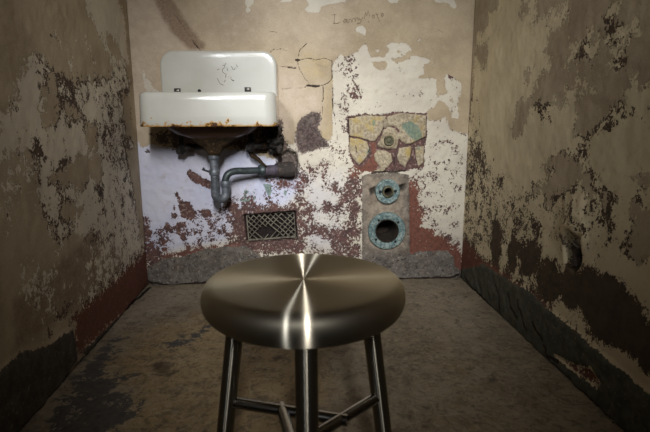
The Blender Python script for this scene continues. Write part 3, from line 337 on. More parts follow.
def wall_material(name, under, fleck_stretch=None, speck=1.0, rag=.75, lipf=.3, cream=((202, 195, 179), (188, 180, 166))):
    t = NT(name)
    n1 = t.noise(26, 9, .62, 1.3, .25, fleck_stretch); n2 = t.noise(95, 5, .6, 4.1, .1, fleck_stretch); n3 = t.noise(5.5, 4, .55, 7.7)
    n4 = t.noise(19, 10, .66, 12.9, .25, fleck_stretch); n5 = t.noise(85, 5, .62, 23.1); n6 = t.noise(300, 3, .6, 2.2); n7 = t.noise(170, 4, .6, 31.0)
    nA = t.math('ADD', t.ctr(n1, 2.5), t.ctr(n2, 1.8)); nB = t.math('ADD', t.ctr(n4, 2.5), t.math('ADD', t.ctr(n5, 1.7), t.ctr(n7, 1.5)))
    A = {k: t.attr(k) for k in ATTRS}
    def crisp(k, n, amp, e=.05): return t.step(t.math('ADD', t.math('SUBTRACT', A[k], .5), t.math('MULTIPLY', t.math('MULTIPLY', n, amp), t.step(A[k], .02, .3))), -e, e)
    tv = t.math('ADD', A['tan'], t.math('MULTIPLY', nA, rag)); tan = t.step(tv, -.05, .05)
    lip = t.math('MULTIPLY', t.math('MULTIPLY', t.step(tv, -.55, -.15), t.step(tv, .1, -.1)), lipf)   # chips break through to the old coat along their edges
    white = t.step(t.math('SUBTRACT', t.math('ADD', A['white'], t.math('MULTIPLY', nB, 1.15)), lip), -.06, .06)
    lavf = t.step(t.math('ADD', A['lav'], t.ctr(n3, .5)), .1, .8)
    und = t.mix(t.step(n1, .38, .62), lin(*under[0]), lin(*under[1]))
    und = t.mix(t.step(n5, .53, .66), und, lin(*under[2]))
    und = t.mix(t.math('MULTIPLY', t.step(t.math('ADD', A['red'], t.ctr(n4, .8)), .2, .8), .9), und, t.mix(t.step(n2, .4, .65), lin(118, 74, 60), lin(94, 60, 50)))
    und = t.mix(t.math('MULTIPLY', A['brown'], .85), und, t.mix(t.step(n1, .4, .65), lin(82, 71, 54), lin(68, 59, 46)))
    und = t.mix(t.math('MULTIPLY', t.step(A['dark'], .2, .8), t.step(n1, .25, .5)), und, t.mix(t.step(n2, .4, .62), lin(78, 66, 64), lin(106, 90, 86)))
    wc = t.mix(t.step(n3, .35, .68), lin(*cream[0]), lin(*cream[1]))
    wc = t.mix(t.step(n2, .60, .72), wc, lin(196, 182, 160))
    wc = t.mix(lavf, wc, t.mix(t.step(n3, .3, .7), lin(186, 190, 212), lin(198, 198, 212)))  # cool light on white paint, put into its colour as lavender
    wc = t.mix(t.math('MULTIPLY', t.step(n1, .54, .75), .45), wc, lin(170, 150, 132))
    c = t.mix(white, und, wc)
    tc = t.mix(t.step(n3, .34, .66), lin(178, 162, 136), lin(154, 138, 114))
    tc = t.mix(t.math('MULTIPLY', t.step(n1, .5, .72), .4), tc, lin(188, 174, 150))
    tc = t.mix(t.math('MULTIPLY', A['pink'], .85), tc, t.mix(t.step(n1, .35, .65), lin(180, 164, 148), lin(192, 177, 161)))
    tc = t.mix(t.math('MULTIPLY', t.step(t.math('ADD', A['smear'], t.ctr(n1, 1.0)), .3, .9), .8), tc, t.mix(t.step(n2, .4, .6), lin(128, 106, 86), lin(110, 88, 72)))
    tc = t.mix(t.math('MULTIPLY', t.step(t.math('ADD', A['yellow'], t.ctr(n1, 1.2)), .25, 1.0), .75), tc, lin(176, 156, 108))
    tc = t.mix(t.math('MULTIPLY', t.step(n7, .56, .68), .3), tc, lin(128, 110, 88)); tc = t.mix(t.math('MULTIPLY', t.step(n6, .44, .34), .3), tc, lin(206, 194, 172))
    c = t.mix(tan, c, tc)
    cem = crisp('cement', nA, .75)
    cc = t.mix(t.step(n2, .4, .62), lin(176, 164, 140), lin(140, 128, 108)); cc = t.mix(t.math('MULTIPLY', t.step(n7, .56, .66), .6), cc, lin(104, 92, 78)); cc = t.mix(t.math('MULTIPLY', t.step(n1, .52, .64), .5), cc, lin(122, 108, 92))
    cc = t.mix(t.math('MULTIPLY', t.step(t.math('ADD', A['yellow'], t.ctr(n4, 3.0)), .2, .9), .8), cc, lin(168, 146, 82))
    c = t.mix(cem, c, cc)
    teal = crisp('teal', nB, .7)
    c = t.mix(t.math('MULTIPLY', teal, .8), c, t.mix(t.step(n2, .4, .6), lin(72, 104, 98), lin(122, 138, 118)))
    grey = crisp('grey', nA, .5)
    gc = t.mix(t.step(n1, .36, .62), lin(*under[3]), lin(*under[4]))
    gc = t.mix(t.math('MULTIPLY', t.step(n4, .52, .66), .35*speck), gc, lin(92, 66, 58)); gc = t.mix(t.math('MULTIPLY', t.step(n5, .54, .66), speck), gc, lin(60, 55, 52)); gc = t.mix(t.math('MULTIPLY', t.step(n2, .58, .68), speck), gc, lin(150, 142, 132))
    gc = t.mix(t.math('MULTIPLY', A['rust'], .9), gc, t.mix(t.step(n1, .38, .62), lin(158, 144, 126), lin(128, 115, 101)))
    c = t.mix(grey, c, gc)
    dk = crisp('dark', nB, 1.1)
    c = t.mix(t.math('MULTIPLY', dk, .92), c, t.mix(t.step(n2, .38, .62), lin(58, 48, 45), lin(92, 78, 74)))  # dark patches, and shade painted below the basin and in the pipe recess
    ru = t.math('MULTIPLY', t.step(t.math('ADD', t.math('MULTIPLY', A['rust'], t.math('SUBTRACT', 1.0, grey)), t.ctr(n2, 1.2)), .45, .8), .85)
    c = t.mix(ru, c, lin(88, 46, 36))
    dirt = t.math('MULTIPLY', t.step(n6, .62, .72), .15)
    c = t.mix(dirt, c, lin(90, 70, 56))
    ck = t.step(t.math('ADD', A['crack'], t.ctr(n2, .25)), .62, .69)
    c = t.mix(t.math('MULTIPLY', ck, .95), c, lin(38, 28, 23))
    c = t.mix(A['hole'], c, lin(18, 15, 13))  # darkness inside the wall recesses, painted into the colour
    t.set(t.b.inputs['Base Color'], c)
    t.b.inputs['Roughness'].default_value = .78; t.b.inputs['Specular IOR Level'].default_value = .25
    h = t.math('ADD', t.math('MULTIPLY', white, .45), t.math('MULTIPLY', tan, .5))
    h = t.math('ADD', h, t.math('MULTIPLY', cem, .6)); h = t.math('ADD', h, t.math('MULTIPLY', n2, .35)); h = t.math('ADD', h, t.math('MULTIPLY', n1, .7))
    h = t.math('SUBTRACT', h, t.math('MULTIPLY', ck, 1.5))
    t.bump(h, .0032, .6)
    return t.m

def floor_material():
    t = NT('worn_concrete')
    n1 = t.noise(9, 9, .65, 1.1, .4); n2 = t.noise(60, 6, .65, 3.3); n3 = t.noise(3, 4, .6, 6.1); n4 = t.noise(220, 3, .6, 2.1); n5 = t.noise(22, 9, .7, 9.4, .6); n6 = t.noise(40, 8, .7, 14.2, 1.2)
    A = {k: t.attr(k) for k in ATTRS}
    c = t.mix(t.step(n1, .35, .65), lin(150, 138, 117), lin(126, 115, 98))
    c = t.mix(t.math('MULTIPLY', t.step(t.math('ADD', A['ochre'], t.ctr(n1, 1.3)), .15, .85), .65), c, t.mix(t.step(n5, .38, .62), lin(168, 143, 98), lin(138, 115, 78)))
    c = t.mix(t.math('MULTIPLY', t.step(t.math('ADD', A['pale'], t.ctr(n5, 1.2)), .2, .9), .55), c, lin(172, 162, 144))
    c = t.mix(t.math('MULTIPLY', t.step(n5, .53, .60), .45), c, lin(92, 80, 62)); c = t.mix(t.math('MULTIPLY', t.step(n6, .54, .60), .5), c, lin(72, 64, 52)); c = t.mix(t.math('MULTIPLY', t.step(n6, .46, .40), .4), c, lin(176, 164, 140))
    c = t.mix(t.step(t.math('ADD', A['dark'], t.math('ADD', t.ctr(n5, 2.6), t.ctr(n6, 2.2))), .45, .62), c, t.mix(t.step(n2, .4, .6), lin(90, 86, 80), lin(74, 72, 70)))
    c = t.mix(t.math('MULTIPLY', t.step(t.math('ADD', A['stain'], t.ctr(n5, 1.6)), .3, .8), .75), c, lin(66, 48, 30))
    c = t.mix(t.math('MULTIPLY', t.step(n4, .58, .7), .5), c, lin(80, 70, 58))
    ck = t.step(t.math('ADD', A['crack'], t.ctr(n2, .3)), .62, .70)
    c = t.mix(ck, c, lin(30, 26, 22))
    t.set(t.b.inputs['Base Color'], c)
    r = t.step(n1, .3, .7); t.set(t.b.inputs['Roughness'], t.math('MULTIPLY_ADD', r, .2, .55)); t.b.inputs['Specular IOR Level'].default_value = .3
    h = t.math('ADD', t.math('MULTIPLY', n1, .8), t.math('MULTIPLY', n2, .3)); h = t.math('SUBTRACT', h, t.math('MULTIPLY', ck, 1.0))
    t.bump(t.math('ADD', h, t.math('MULTIPLY', n6, .4)), .005, .6)
    return t.m

def simple(name, c1, c2, scale=40, rough=.6, metal=0.0, bump=.0, c3=None, thr=(.42, .6), spec=.5, aniso=0.0, coat=0.0, c3thr=(.56, .68)):
    t = NT(name); n1 = t.noise(scale, 7, .65, 2.3, .2); n2 = t.noise(scale*3.1, 5, .6, 5.5)
    c = t.mix(t.step(n1, *thr), lin(*c1), lin(*c2))
    if c3: c = t.mix(t.step(n2, *c3thr), c, lin(*c3))
    t.set(t.b.inputs['Base Color'], c); t.b.inputs['Roughness'].default_value = rough; t.b.inputs['Metallic'].default_value = metal
    t.b.inputs['Specular IOR Level'].default_value = spec
    if coat: t.b.inputs['Coat Weight'].default_value = coat; t.b.inputs['Coat Roughness'].default_value = .1
    if bump: t.bump(t.math('ADD', n1, t.math('MULTIPLY', n2, .5)), bump, .8)
    return t.m

def enamel_material():
    t = NT('chipped_white_enamel'); n1 = t.noise(30, 7, .65, 3.1, .3); n2 = t.noise(6, 4, .5, 8.0); n3 = t.noise(140, 5, .6, 1.0)
    sp = t.n('ShaderNodeSeparateXYZ'); t.t.links.new(t.tc.outputs['Object'], sp.inputs[0]); z = sp.outputs[2]
    c = t.mix(t.step(n2, .3, .7), lin(194, 194, 187), lin(184, 183, 174))
    c = t.mix(t.math('MULTIPLY', t.step(n1, .58, .75), .2), c, lin(196, 184, 150))
    # rust creeping up from the lower edge of the apron
    e = t.math('SUBTRACT', t.math('ADD', .7505, t.math('MULTIPLY', t.step(n1, .42, .75), .034)), z)
    c = t.mix(t.step(t.math('ADD', e, t.ctr(n3, .02)), .002, .012), c, lin(176, 132, 62))
    c = t.mix(t.step(t.math('ADD', e, t.ctr(n3, .025)), .012, .020), c, lin(70, 42, 22))
    t.set(t.b.inputs['Base Color'], c)
    rm = t.step(e, .0, .012); t.set(t.b.inputs['Roughness'], t.math('MULTIPLY_ADD', rm, .6, .2))
    t.b.inputs['Coat Weight'].default_value = .4; t.b.inputs['Coat Roughness'].default_value = .12
    t.bump(t.math('ADD', n1, t.math('MULTIPLY', n3, .2)), .0012, .3)
    return t.m

def steel_material(name, radial, rough=.33, aniso=.82, tint=1.0):
    t = NT(name)
    n = t.noise(3, 2, .5, 1.0); k = tint
    col = t.mix(t.step(n, .3, .7), lin(*((186*k, 178*k, 160*k) if radial else (140, 138, 134))), lin(*((196*k, 188*k, 170*k) if radial else (152, 150, 146))))
    if radial:                       # turned metal: grooves run round the axis
        t.t.nodes.remove(t.b); b = t.n('ShaderNodeBsdfAnisotropic'); t.b = b
        b2 = t.n('ShaderNodeBsdfAnisotropic'); b2.inputs['Roughness'].default_value = .5; b2.inputs['Anisotropy'].default_value = 0; t.set(b2.inputs['Color'], col)
        ms = t.n('ShaderNodeMixShader'); ms.inputs[0].default_value = .2; t.t.links.new(b.outputs[0], ms.inputs[1]); t.t.links.new(b2.outputs[0], ms.inputs[2]); t.t.links.new(ms.outputs[0], t.out.inputs[0])
        t.set(b.inputs['Color'], col); b.inputs['Roughness'].default_value = rough; b.inputs['Anisotropy'].default_value = aniso; b.inputs['Rotation'].default_value = 0
        tg = t.n('ShaderNodeTangent', direction_type='RADIAL', axis='Z'); t.t.links.new(tg.outputs[0], b.inputs['Tangent'])
    else:
        t.set(t.b.inputs['Base Color'], col); t.b.inputs['Metallic'].default_value = 1
        nn = t.noise(60, 3, .6, 3.0); t.set(t.b.inputs['Roughness'], t.math('MULTIPLY_ADD', nn, .10, .16))
    return t.m

def link(name, me, mat, parent=None, loc=None):
    o = bpy.data.objects.new(name, me); COL.objects.link(o)
    if mat: me.materials.append(mat)
    if loc is not None: o.location = loc
    if parent: o.parent = parent
    return o
def bm_obj(name, bm, mat, parent=None, loc=None, smooth=True, angle=40):
    bmesh.ops.recalc_face_normals(bm, faces=bm.faces[:])
    me = bpy.data.meshes.new(name); bm.to_mesh(me); bm.free()
    if smooth:
        me.polygons.foreach_set('use_smooth', [True]*len(me.polygons)); me.set_sharp_from_angle(angle=math.radians(angle))
    return link(name, me, mat, parent, loc)
def thing(name, label, cat, loc=(0, 0, 0), group=None):
    o = bpy.data.objects.new(name, None); COL.objects.link(o); o.location = loc; o.empty_display_size = .05
    o['label'] = label; o['category'] = cat
    if group: o['group'] = group
    return o
def box(bm, c, s, rot=None, bev=0):
    r = bmesh.ops.create_cube(bm, size=1); vs = r['verts']
    M = Matrix.Translation(Vector(c)) @ (rot.to_4x4() if rot is not None else Matrix()) @ Matrix.Diagonal((*s, 1))
    bmesh.ops.transform(bm, matrix=M, verts=vs)
    if bev: bmesh.ops.bevel(bm, geom=list({e for v in vs for e in v.link_edges}), offset=bev, segments=2, affect='EDGES', profile=.6)
def lathe(bm, prof, seg=48, M=None, jitter=0.0):
    rows = []
    for r, z in prof:
        if r < 1e-6: rows.append([bm.verts.new((0, 0, z))]); continue
        rows.append([bm.verts.new((r*(1+jitter*random.uniform(-1, 1))*math.cos(2*PI*k/seg), r*(1+jitter*random.uniform(-1, 1))*math.sin(2*PI*k/seg), z)) for k in range(seg)])
    for a, b in zip(rows, rows[1:]):
        for k in range(seg):
            k2 = (k+1) % seg
            if len(a) == 1 and len(b) == 1: continue
            if len(a) == 1: bm.faces.new((a[0], b[k], b[k2]))
            elif len(b) == 1: bm.faces.new((a[k], b[0], a[k2]))
            else: bm.faces.new((a[k], b[k], b[k2], a[k2]))
    if M is not None: bmesh.ops.transform(bm, matrix=M, verts=[v for r in rows for v in r])
def tube(bm, pts, rad, seg=16, caps=True):
    pts = [Vector(p) for p in pts]; n = len(pts); rad = rad if isinstance(rad, (list, tuple)) else [rad]*n
    tg = [(pts[min(i+1, n-1)]-pts[max(i-1, 0)]).normalized() for i in range(n)]
    ref = Vector((0, 0, 1)) if abs(tg[0].z) < .9 else Vector((0, 1, 0))
    u = tg[0].cross(ref).normalized(); rows = []
    for i in range(n):
        u = (u - tg[i]*u.dot(tg[i])).normalized(); v = tg[i].cross(u)
        rows.append([bm.verts.new(pts[i] + (u*math.cos(2*PI*k/seg)+v*math.sin(2*PI*k/seg))*rad[i]) for k in range(seg)])
    for a, b in zip(rows, rows[1:]):
        for k in range(seg): bm.faces.new((a[k], b[k], b[(k+1) % seg], a[(k+1) % seg]))
    if caps: bm.faces.new(rows[0][::-1]); bm.faces.new(rows[-1])
def smooth_path(pts, n=8):                      # Catmull-Rom through the points
    P = [Vector(p) for p in pts]; P = [P[0]*2-P[1]]+P+[P[-1]*2-P[-2]]; out = []
    for i in range(1, len(P)-2):
        for k in range(n):
            s = k/n; a, b, c, d = P[i-1:i+3]
            out.append(.5*((2*b)+(c-a)*s+(2*a-5*b+4*c-d)*s*s+(3*b-3*c+d-a)*s**3))
    return out+[P[-2]]
def bm_to(*f):
    bm = bmesh.new()
    for g in f: g(bm)
    return bm
YAX = Matrix.Rotation(PI/2, 4, 'X')             # lathe axis +z -> -y (out of the back wall)

# ------------------------------------------------------------------ wall grids
ATTRS = ['tan', 'white', 'lav', 'pink', 'smear', 'yellow', 'dark', 'cement', 'teal', 'red', 'grey', 'rust', 'crack', 'brown', 'hole', 'ochre', 'stain', 'pale']
def seg_d(px, py, a, b):
    ax, ay = a; bx, by = b; dx, dy = bx-ax, by-ay; L = dx*dx+dy*dy or 1e-12
    s = np.clip(((px-ax)*dx+(py-ay)*dy)/L, 0, 1)
    return np.hypot(px-ax-s*dx, py-ay-s*dy)
def poly_sd(px, py, P):
    d = np.full(px.shape, 9.0); ins = np.zeros(px.shape, bool); n = len(P)
    for i in range(n):
        a, b = P[i], P[(i+1) % n]; d = np.minimum(d, seg_d(px, py, a, b))
        if a[1] != b[1]:
            c = (a[1] > py) != (b[1] > py); ins ^= c & (px < (b[0]-a[0])*(py-a[1])/(b[1]-a[1])+a[0])
    return np.where(ins, -d, d)
def pmask(px, py, P, soft):
    P = [(float(a), float(b)) for a, b in P]; m = np.zeros(px.shape); q = np.array(P)
    i = np.where((px > q[:, 0].min()-soft) & (px < q[:, 0].max()+soft) & (py > q[:, 1].min()-soft) & (py < q[:, 1].max()+soft))[0]
    if len(i): m[i] = np.clip(.5-poly_sd(px[i], py[i], P)/(2*soft), 0, 1)
    return m
def fields(px, py, ops, rag=False):
    F = {k: np.zeros(px.shape) for k in ATTRS}; F['tan'][:] = 1; F['white'][:] = 1
    for kind, f, val, w, P in ops:
        if kind == 'p':
            m = pmask(px, py, P, w*(2.2 if f in ('tan', 'white') else 1)*(1.5 if f == 'tan' and rag else 1)); F[f] = F[f]*(1-m)+val*m
        else:
            q = np.array(P); R_ = w+.02
            i = np.where((px > q[:, 0].min()-R_) & (px < q[:, 0].max()+R_) & (py > q[:, 1].min()-R_) & (py < q[:, 1].max()+R_))[0]
            d = np.full(len(i), 9.0)
            for a, b in zip(P, P[1:]): d = np.minimum(d, seg_d(px[i], py[i], a, b))
            F['crack'][i] = np.maximum(F['crack'][i], np.clip(.66+(.75*w-d)/.020, 0, 1))
    return F
def vnoise(px, py, scale, seed):
    g = np.random.default_rng(seed).random((256, 256)); x, y = px*scale+50, py*scale+50
    xi, yi = np.floor(x).astype(int), np.floor(y).astype(int); fx, fy = x-xi, y-yi; fx = fx*fx*(3-2*fx); fy = fy*fy*(3-2*fy)
    G = lambda a, b: g[a % 256, b % 256]
    return (G(xi, yi)*(1-fx)+G(xi+1, yi)*fx)*(1-fy)+(G(xi, yi+1)*(1-fx)+G(xi+1, yi+1)*fx)*fy-.5
def fbm(px, py, scale, seed):
    return sum(vnoise(px, py, scale*2**k, seed+k)*.55**k for k in range(4))
def grid(name, us, vs, place, normal, ops, mat, disp, thick=.12):
    U, V = np.meshgrid(us, vs); px, py = U.ravel(), V.ravel(); nu, nv = len(us), len(vs)
    F = fields(px, py, ops, name in ('wall_left', 'wall_right')); h = disp(px, py, F)
    co = place(px, py)+np.outer(h, normal)
    idx = np.arange(nu*nv).reshape(nv, nu)
    quads = np.stack([idx[:-1, :-1], idx[:-1, 1:], idx[1:, 1:], idx[1:, :-1]], -1).reshape(-1, 4)
    rim = np.concatenate([idx[0, :], idx[1:, -1], idx[-1, -2::-1], idx[-2:0:-1, 0]])
    nb = len(rim); back = place(px[rim], py[rim])-np.outer(np.full(nb, thick), normal); base = nu*nv
    k = np.arange(nb); sk = np.stack([rim[(k+1) % nb], rim, base+k, base+(k+1) % nb], -1)
    allv = np.concatenate([co, back]); faces = quads.tolist()+sk.tolist()+[list(range(base, base+nb))]
    me = bpy.data.meshes.new(name); me.from_pydata(allv.tolist(), [], faces)
    e1, e2 = co[1]-co[0], co[nu]-co[0]
    if np.dot(np.cross(e1, e2), normal) < 0: me.flip_normals()
    for a in ATTRS:
        if not F[a].any(): continue
        at = me.attributes.new(a, 'FLOAT', 'POINT'); at.data.foreach_set('value', np.concatenate([F[a], np.zeros(nb)]).astype(np.float32))
    me.polygons.foreach_set('use_smooth', [True]*len(quads)+[False]*(len(faces)-len(quads)))
    o = link(name, me, mat); o['kind'] = 'structure'; return o

VENT = [(.464, .325), (.706, .340), (.714, .202), (.474, .192)]
PIPEHOLE = [(.640, .60), (.672, .625), (.712, .612), (.722, .56), (.715, .495), (.690, .485), (.655, .50), (.640, .54)]
FL, FS, ST = (1.141, .2415), (1.1412, .4306), (1.141, .668)
def circ(px, py, c, r, soft): return np.clip(.5-(np.hypot(px-c[0], py-c[1])-r)/(2*soft), 0, 1)
def disp_back(px, py, F):
    edge = np.clip(np.minimum(px, W-px)/.03, 0, 1)
    h = fbm(px, py, 7, 3)*.006+fbm(px, py, 40, 9)*.003*(1-np.clip(F['tan'], 0, 1))
    h += .010*F['grey']*(.6+fbm(px, py, 22, 21))+.007*F['cement']-.008*F['dark']*(.5+fbm(px, py, 30, 5))-.006*np.clip(F['crack']-.5, 0, 1)
    h += np.clip((.05-py)/.05, 0, 1)*.02*F['grey']
    h += circ(px, py, ST, .040, .006)*.004
    v = pmask(px, py, VENT, .003); h = h*(1-v)-.055*v; F['hole'] = np.maximum(F['hole'], v*.93)
    k = pmask(px, py, PIPEHOLE, .008); h -= .035*k
    for c, r in ((FL, .056), (FS, .017)):
        m = circ(px, py, c, r+.006, .003); h = h*(1-m)-.16*m*(1 if r > .03 else .4); F['hole'] = np.maximum(F['hole'], m*.8)
    for q in ([(1.058, .437), (1.085, .452), (1.09, .425), (1.066, .412)], [(1.185, .452), (1.226, .462), (1.222, .436), (1.19, .424)]):
        m = pmask(px, py, q, .006); h -= .02*m; F['hole'] = np.maximum(F['hole'], m*.85)
    return h*edge+(1-edge)*.001
def disp_side(px, py, F):
    h = fbm(px, py, 4, 31)*.005+fbm(px, py, 40, 37)*.0015
    h += .010*F['grey']*(.8+.5*fbm(px, py, 30, 41))
    return h*np.clip((D-py*0-px)/.03, 0, 1)
BOSS = (1.345, .455)
def disp_right(px, py, F):
    h = disp_side(px, py, F); d = np.hypot(px-BOSS[0], (py-BOSS[1])*.8)
    h += .020*np.exp(-(d/.075)**2)*(1+.5*fbm(px, py, 40, 3))
    m = pmask(px, py, [(1.31, .43), (1.37, .435), (1.395, .40), (1.385, .34), (1.34, .325), (1.312, .36)], .012); h -= .028*m
    F['hole'] = np.maximum(F['hole'], m*.45)
    return h
def disp_floor(px, py, F):
    return (fbm(px, py, 5, 51)*.006+fbm(px, py, 25, 57)*.002-.006*np.clip(F['crack']-.5, 0, 1))*np.clip(np.minimum(np.minimum(px, W-px), D-py)/.04, 0, 1)-.002

ar = lambda a, b, s: np.linspace(a, b, int(round((b-a)/s))+1)
us = ar(0, W, .004); vs = np.concatenate([ar(0, 1.30, .004), ar(1.32, H, .06)])
back_m = wall_material('peeling_paint_on_back_wall', ((97, 71, 67), (76, 58, 56), (148, 126, 116), (116, 110, 102), (92, 86, 80)))
left_m = wall_material('peeling_paint_on_left_wall', ((90, 73, 60), (70, 58, 50), (120, 98, 84), (78, 71, 61), (62, 57, 50)), None, .3, 1.15, .75, ((214, 204, 184), (198, 188, 170)))
right_m = wall_material('peeling_paint_on_right_wall', ((84, 68, 54), (66, 54, 45), (112, 88, 70), (88, 88, 74), (70, 70, 60)), None, .3, 1.15, .75, ((214, 199, 166), (198, 184, 152)))
grid('wall_back', us, vs, lambda u, v: np.stack([u, np.full(u.shape, D), v], -1), np.array([0, -1, 0.]), OPS['B'], back_m, disp_back, .20)
ys = np.concatenate([ar(YF, .85, .05), ar(.86, D, .006)]); zs = np.concatenate([ar(0, 1.36, .006), ar(1.40, H, .07)])
grid('wall_left', ys, zs, lambda u, v: np.stack([np.zeros(u.shape), u, v], -1), np.array([1., 0, 0]), OPS['L'], left_m, disp_side)
grid('wall_right', ys, zs, lambda u, v: np.stack([np.full(u.shape, W), u, v], -1), np.array([-1., 0, 0]), OPS['R'], right_m, disp_right)
fx, fy = ar(0, W, .01), np.concatenate([ar(YF, .6, .05), ar(.61, D, .01)])
grid('floor', fx, fy, lambda u, v: np.stack([u, v, np.zeros(u.shape)], -1), np.array([0, 0, 1.]), OPS['F'], floor_material(), disp_floor)
ceil_m = simple('old_ceiling_paint', (196, 182, 156), (178, 160, 132), 8, .8, 0, .002)
bm = bmesh.new(); box(bm, (W/2, (YF+D)/2, H+.06), (W+.24, D-YF+.3, .12)); c_ = bm_obj('ceiling', bm, ceil_m, smooth=False); c_['kind'] = 'structure'

# pencilled name on the topcoat, a mark on the wall itself
pencil_m = simple('faint_pencil', (112, 88, 66), (96, 76, 58), 60, .9)
bm = bmesh.new()
for st in PENCIL: tube(bm, [(x, D-.0022+.001*0, z) for x, z in st], .0009, 5)
o = bm_obj('wall_pencil_writing', bm, pencil_m); o['kind'] = 'structure'

# ------------------------------------------------------------------ materials for things
enamel = enamel_material()
rusty = simple('rusted_cast_iron', (52, 41, 28), (33, 27, 19), 30, .95, 0, .006, (92, 68, 44), spec=.15)
black_iron = simple('blackened_iron', (40, 37, 34), (28, 26, 25), 50, .65, .3, .003, (84, 66, 48))
pipe_grey = simple('tarnished_pipe', (112, 118, 126), (84, 90, 97), 24, .5, .35, .0015, (74, 66, 56))
pipe_dark = simple('dark_green_tarnished_pipe', (66, 74, 76), (50, 58, 60), 22, .45, .35, .0015, (86, 98, 94))
sleeve_m = simple('violet_grey_sleeve', (88, 80, 92), (70, 62, 72), 30, .6, .2, .002)
hub_m = simple('crusted_hub', (62, 54, 50), (44, 40, 37), 30, .85, .1, .005, (92, 76, 68))
verdigris = simple('verdigris_bronze', (138, 154, 150), (86, 110, 112), 55, .75, .1, .002, (58, 70, 66), c3thr=(.52, .64))
bore_m = simple('brown_bore_scale', (56, 46, 34), (34, 28, 23), 40, .85, .1, .003)
bolt_dark = simple('painted_hole_shade', (20, 24, 26), (30, 32, 32), 60, .9)  # dark colour stands for the shade inside small holes
stone = simple('pale_crumbling_cement', (164, 150, 124), (128, 116, 96), 50, .9, 0, .003, (96, 86, 70))
olive = simple('olive_corroded_brass', (104, 100, 76), (72, 70, 56), 50, .7, .3, .002)
grille_m = simple('flaking_white_painted_iron', (124, 118, 104), (84, 78, 68), 40, .75, .1, .002, (74, 64, 54))
rust_pipe = simple('grey_rusted_pipe', (66, 60, 55), (46, 40, 37), 40, .75, .3, .003, (110, 78, 58))
steel_top = steel_material('spun_brushed_steel', True); steel_leg = steel_material('brushed_steel_rod', False); steel_tube = steel_material('brushed_steel_tube', True, .33, .78, .8)
rubber = simple('black_rubber', (22, 22, 22), (32, 31, 30), 60, .7)
scratch = simple('dark_scratches_in_enamel', (92, 88, 80), (70, 66, 60), 60, .8)
plug_m = simple('dark_iron_plug', (44, 42, 40), (60, 58, 54), 60, .5, .6); plug_l = simple('pale_bolt_head', (150, 146, 136), (120, 116, 108), 60, .4, .7)

# ------------------------------------------------------------------ stool
sx, sy = .716, .790
stool = thing('metal_stool', 'three-legged brushed steel stool with round spun seat standing on the cell floor', 'stool', (sx, sy, 0))
bm = bmesh.new()
prof = [(0, .4968), (.03, .4969), (.07, .4974), (.11, .4985), (.136, .4993), (.148, .4991)]
for k in range(1, 13):                          # rolled lip
    a = PI/2-k*PI/13; prof.append((.149+.0205*math.cos(a), .472+.027*math.sin(a)))
prof += [(.141, .4445), (.130, .443), (.128, .452), (.06, .455), (0, .455)]
lathe(bm, [(r, z-.47) for r, z in prof], 128)
bm_obj('seat', bm, steel_top, stool, (0, 0, .475), angle=60)
lr = lambda z: .135+(.455-z)*.155
def legp(az, z): a = math.radians(az); return Vector((lr(z)*math.cos(a), lr(z)*math.sin(a), z))
for az in (150, 30, -90):
    bm = bmesh.new(); A0, A1 = legp(az, .018), legp(az, .462); L = (A1-A0).length
    tube(bm, [(0, 0, L*k/6) for k in range(7)], .0165, 32); o = bm_obj('leg', bm, steel_tube, stool, A0)
    o.rotation_mode = 'QUATERNION'; o.rotation_quaternion = (A1-A0).to_track_quat('Z', 'Y')
    bm = bmesh.new(); tube(bm, [(0, 0, -.018), (0, 0, -.006), (0, 0, .018)], [.0175, .0190, .0185], 24); bm_obj('rubber_foot', bm, rubber, o)
p0 = legp(150, .23); dv = Vector((.2256, -.0777, 0)).normalized()*.236
for k in range(3):
    R3 = Matrix.Rotation(-k*2*PI/3, 3, 'Z')
    bm = bmesh.new(); tube(bm, [R3 @ p0, R3 @ (p0+dv*.5), R3 @ (p0+dv)], .0105, 20); bm_obj('stretcher', bm, steel_leg, stool)

# ------------------------------------------------------------------ wash basin
sink = thing('wash_basin', 'small white enamel wash basin with rust-stained edge hung on the back wall', 'sink', (.375, D, .738))
def rrect(x0, x1, y0, y1, rf, rb, n=10):        # rounded rectangle, front corners rf (at y0), back corners rb
    out = []
    for cx_, cy_, r, a0 in ((x1-rf, y0+rf, rf, -90), (x1-rb, y1-rb, rb, 0), (x0+rb, y1-rb, rb, 90), (x0+rf, y0+rf, rf, 180)):
        for k in range(n): a = math.radians(a0+90*k/(n-1)); out.append((cx_+r*math.cos(a), cy_+r*math.sin(a)))
    # straight runs get extra points so the rim can sag a little
    res = []
    for i, p in enumerate(out):
        q = out[(i+1) % len(out)]; res.append(p)
        if i % n == n-1:
            for k in range(1, 6): res.append((p[0]+(q[0]-p[0])*k/6, p[1]+(q[1]-p[1])*k/6))
    return res
X0, X1, Y0, Y1 = .106, .640, 1.955, D-.003
def loft(bm, rings, close_first=False, close_last=False):
    rows = [[bm.verts.new(p) for p in r] for r in rings]; n = len(rows[0])
    for a, b in zip(rows, rows[1:]):
        for k in range(n): bm.faces.new((a[k], a[(k+1) % n], b[(k+1) % n], b[k]))
    if close_first: bm.faces.new(rows[0][::-1])
    if close_last: bm.faces.new(rows[-1])
def ring(i, z, rf=.05, rb=.008, di=None):
    return [(x, y, z) for x, y in rrect(X0+i, X1-i, Y0+i, Y1-(i if di is None else di), max(rf-i, .012), rb)]
N_ = len(rrect(X0, X1, Y0, Y1, .05, .008))
def blend(i, di, z, f):                          # between an inset rectangle and a circle round the drain
    r = rrect(X0+i, X1-i, Y0+i, Y1-di, .06, .03); out = []
    for x, y in r:
        a = math.atan2(y-2.13, x-.365); out.append((x*(1-f)+(.365+.032*math.cos(a))*f, y*(1-f)+(2.13+.032*math.sin(a))*f, z))
    return out
bm = bmesh.new()
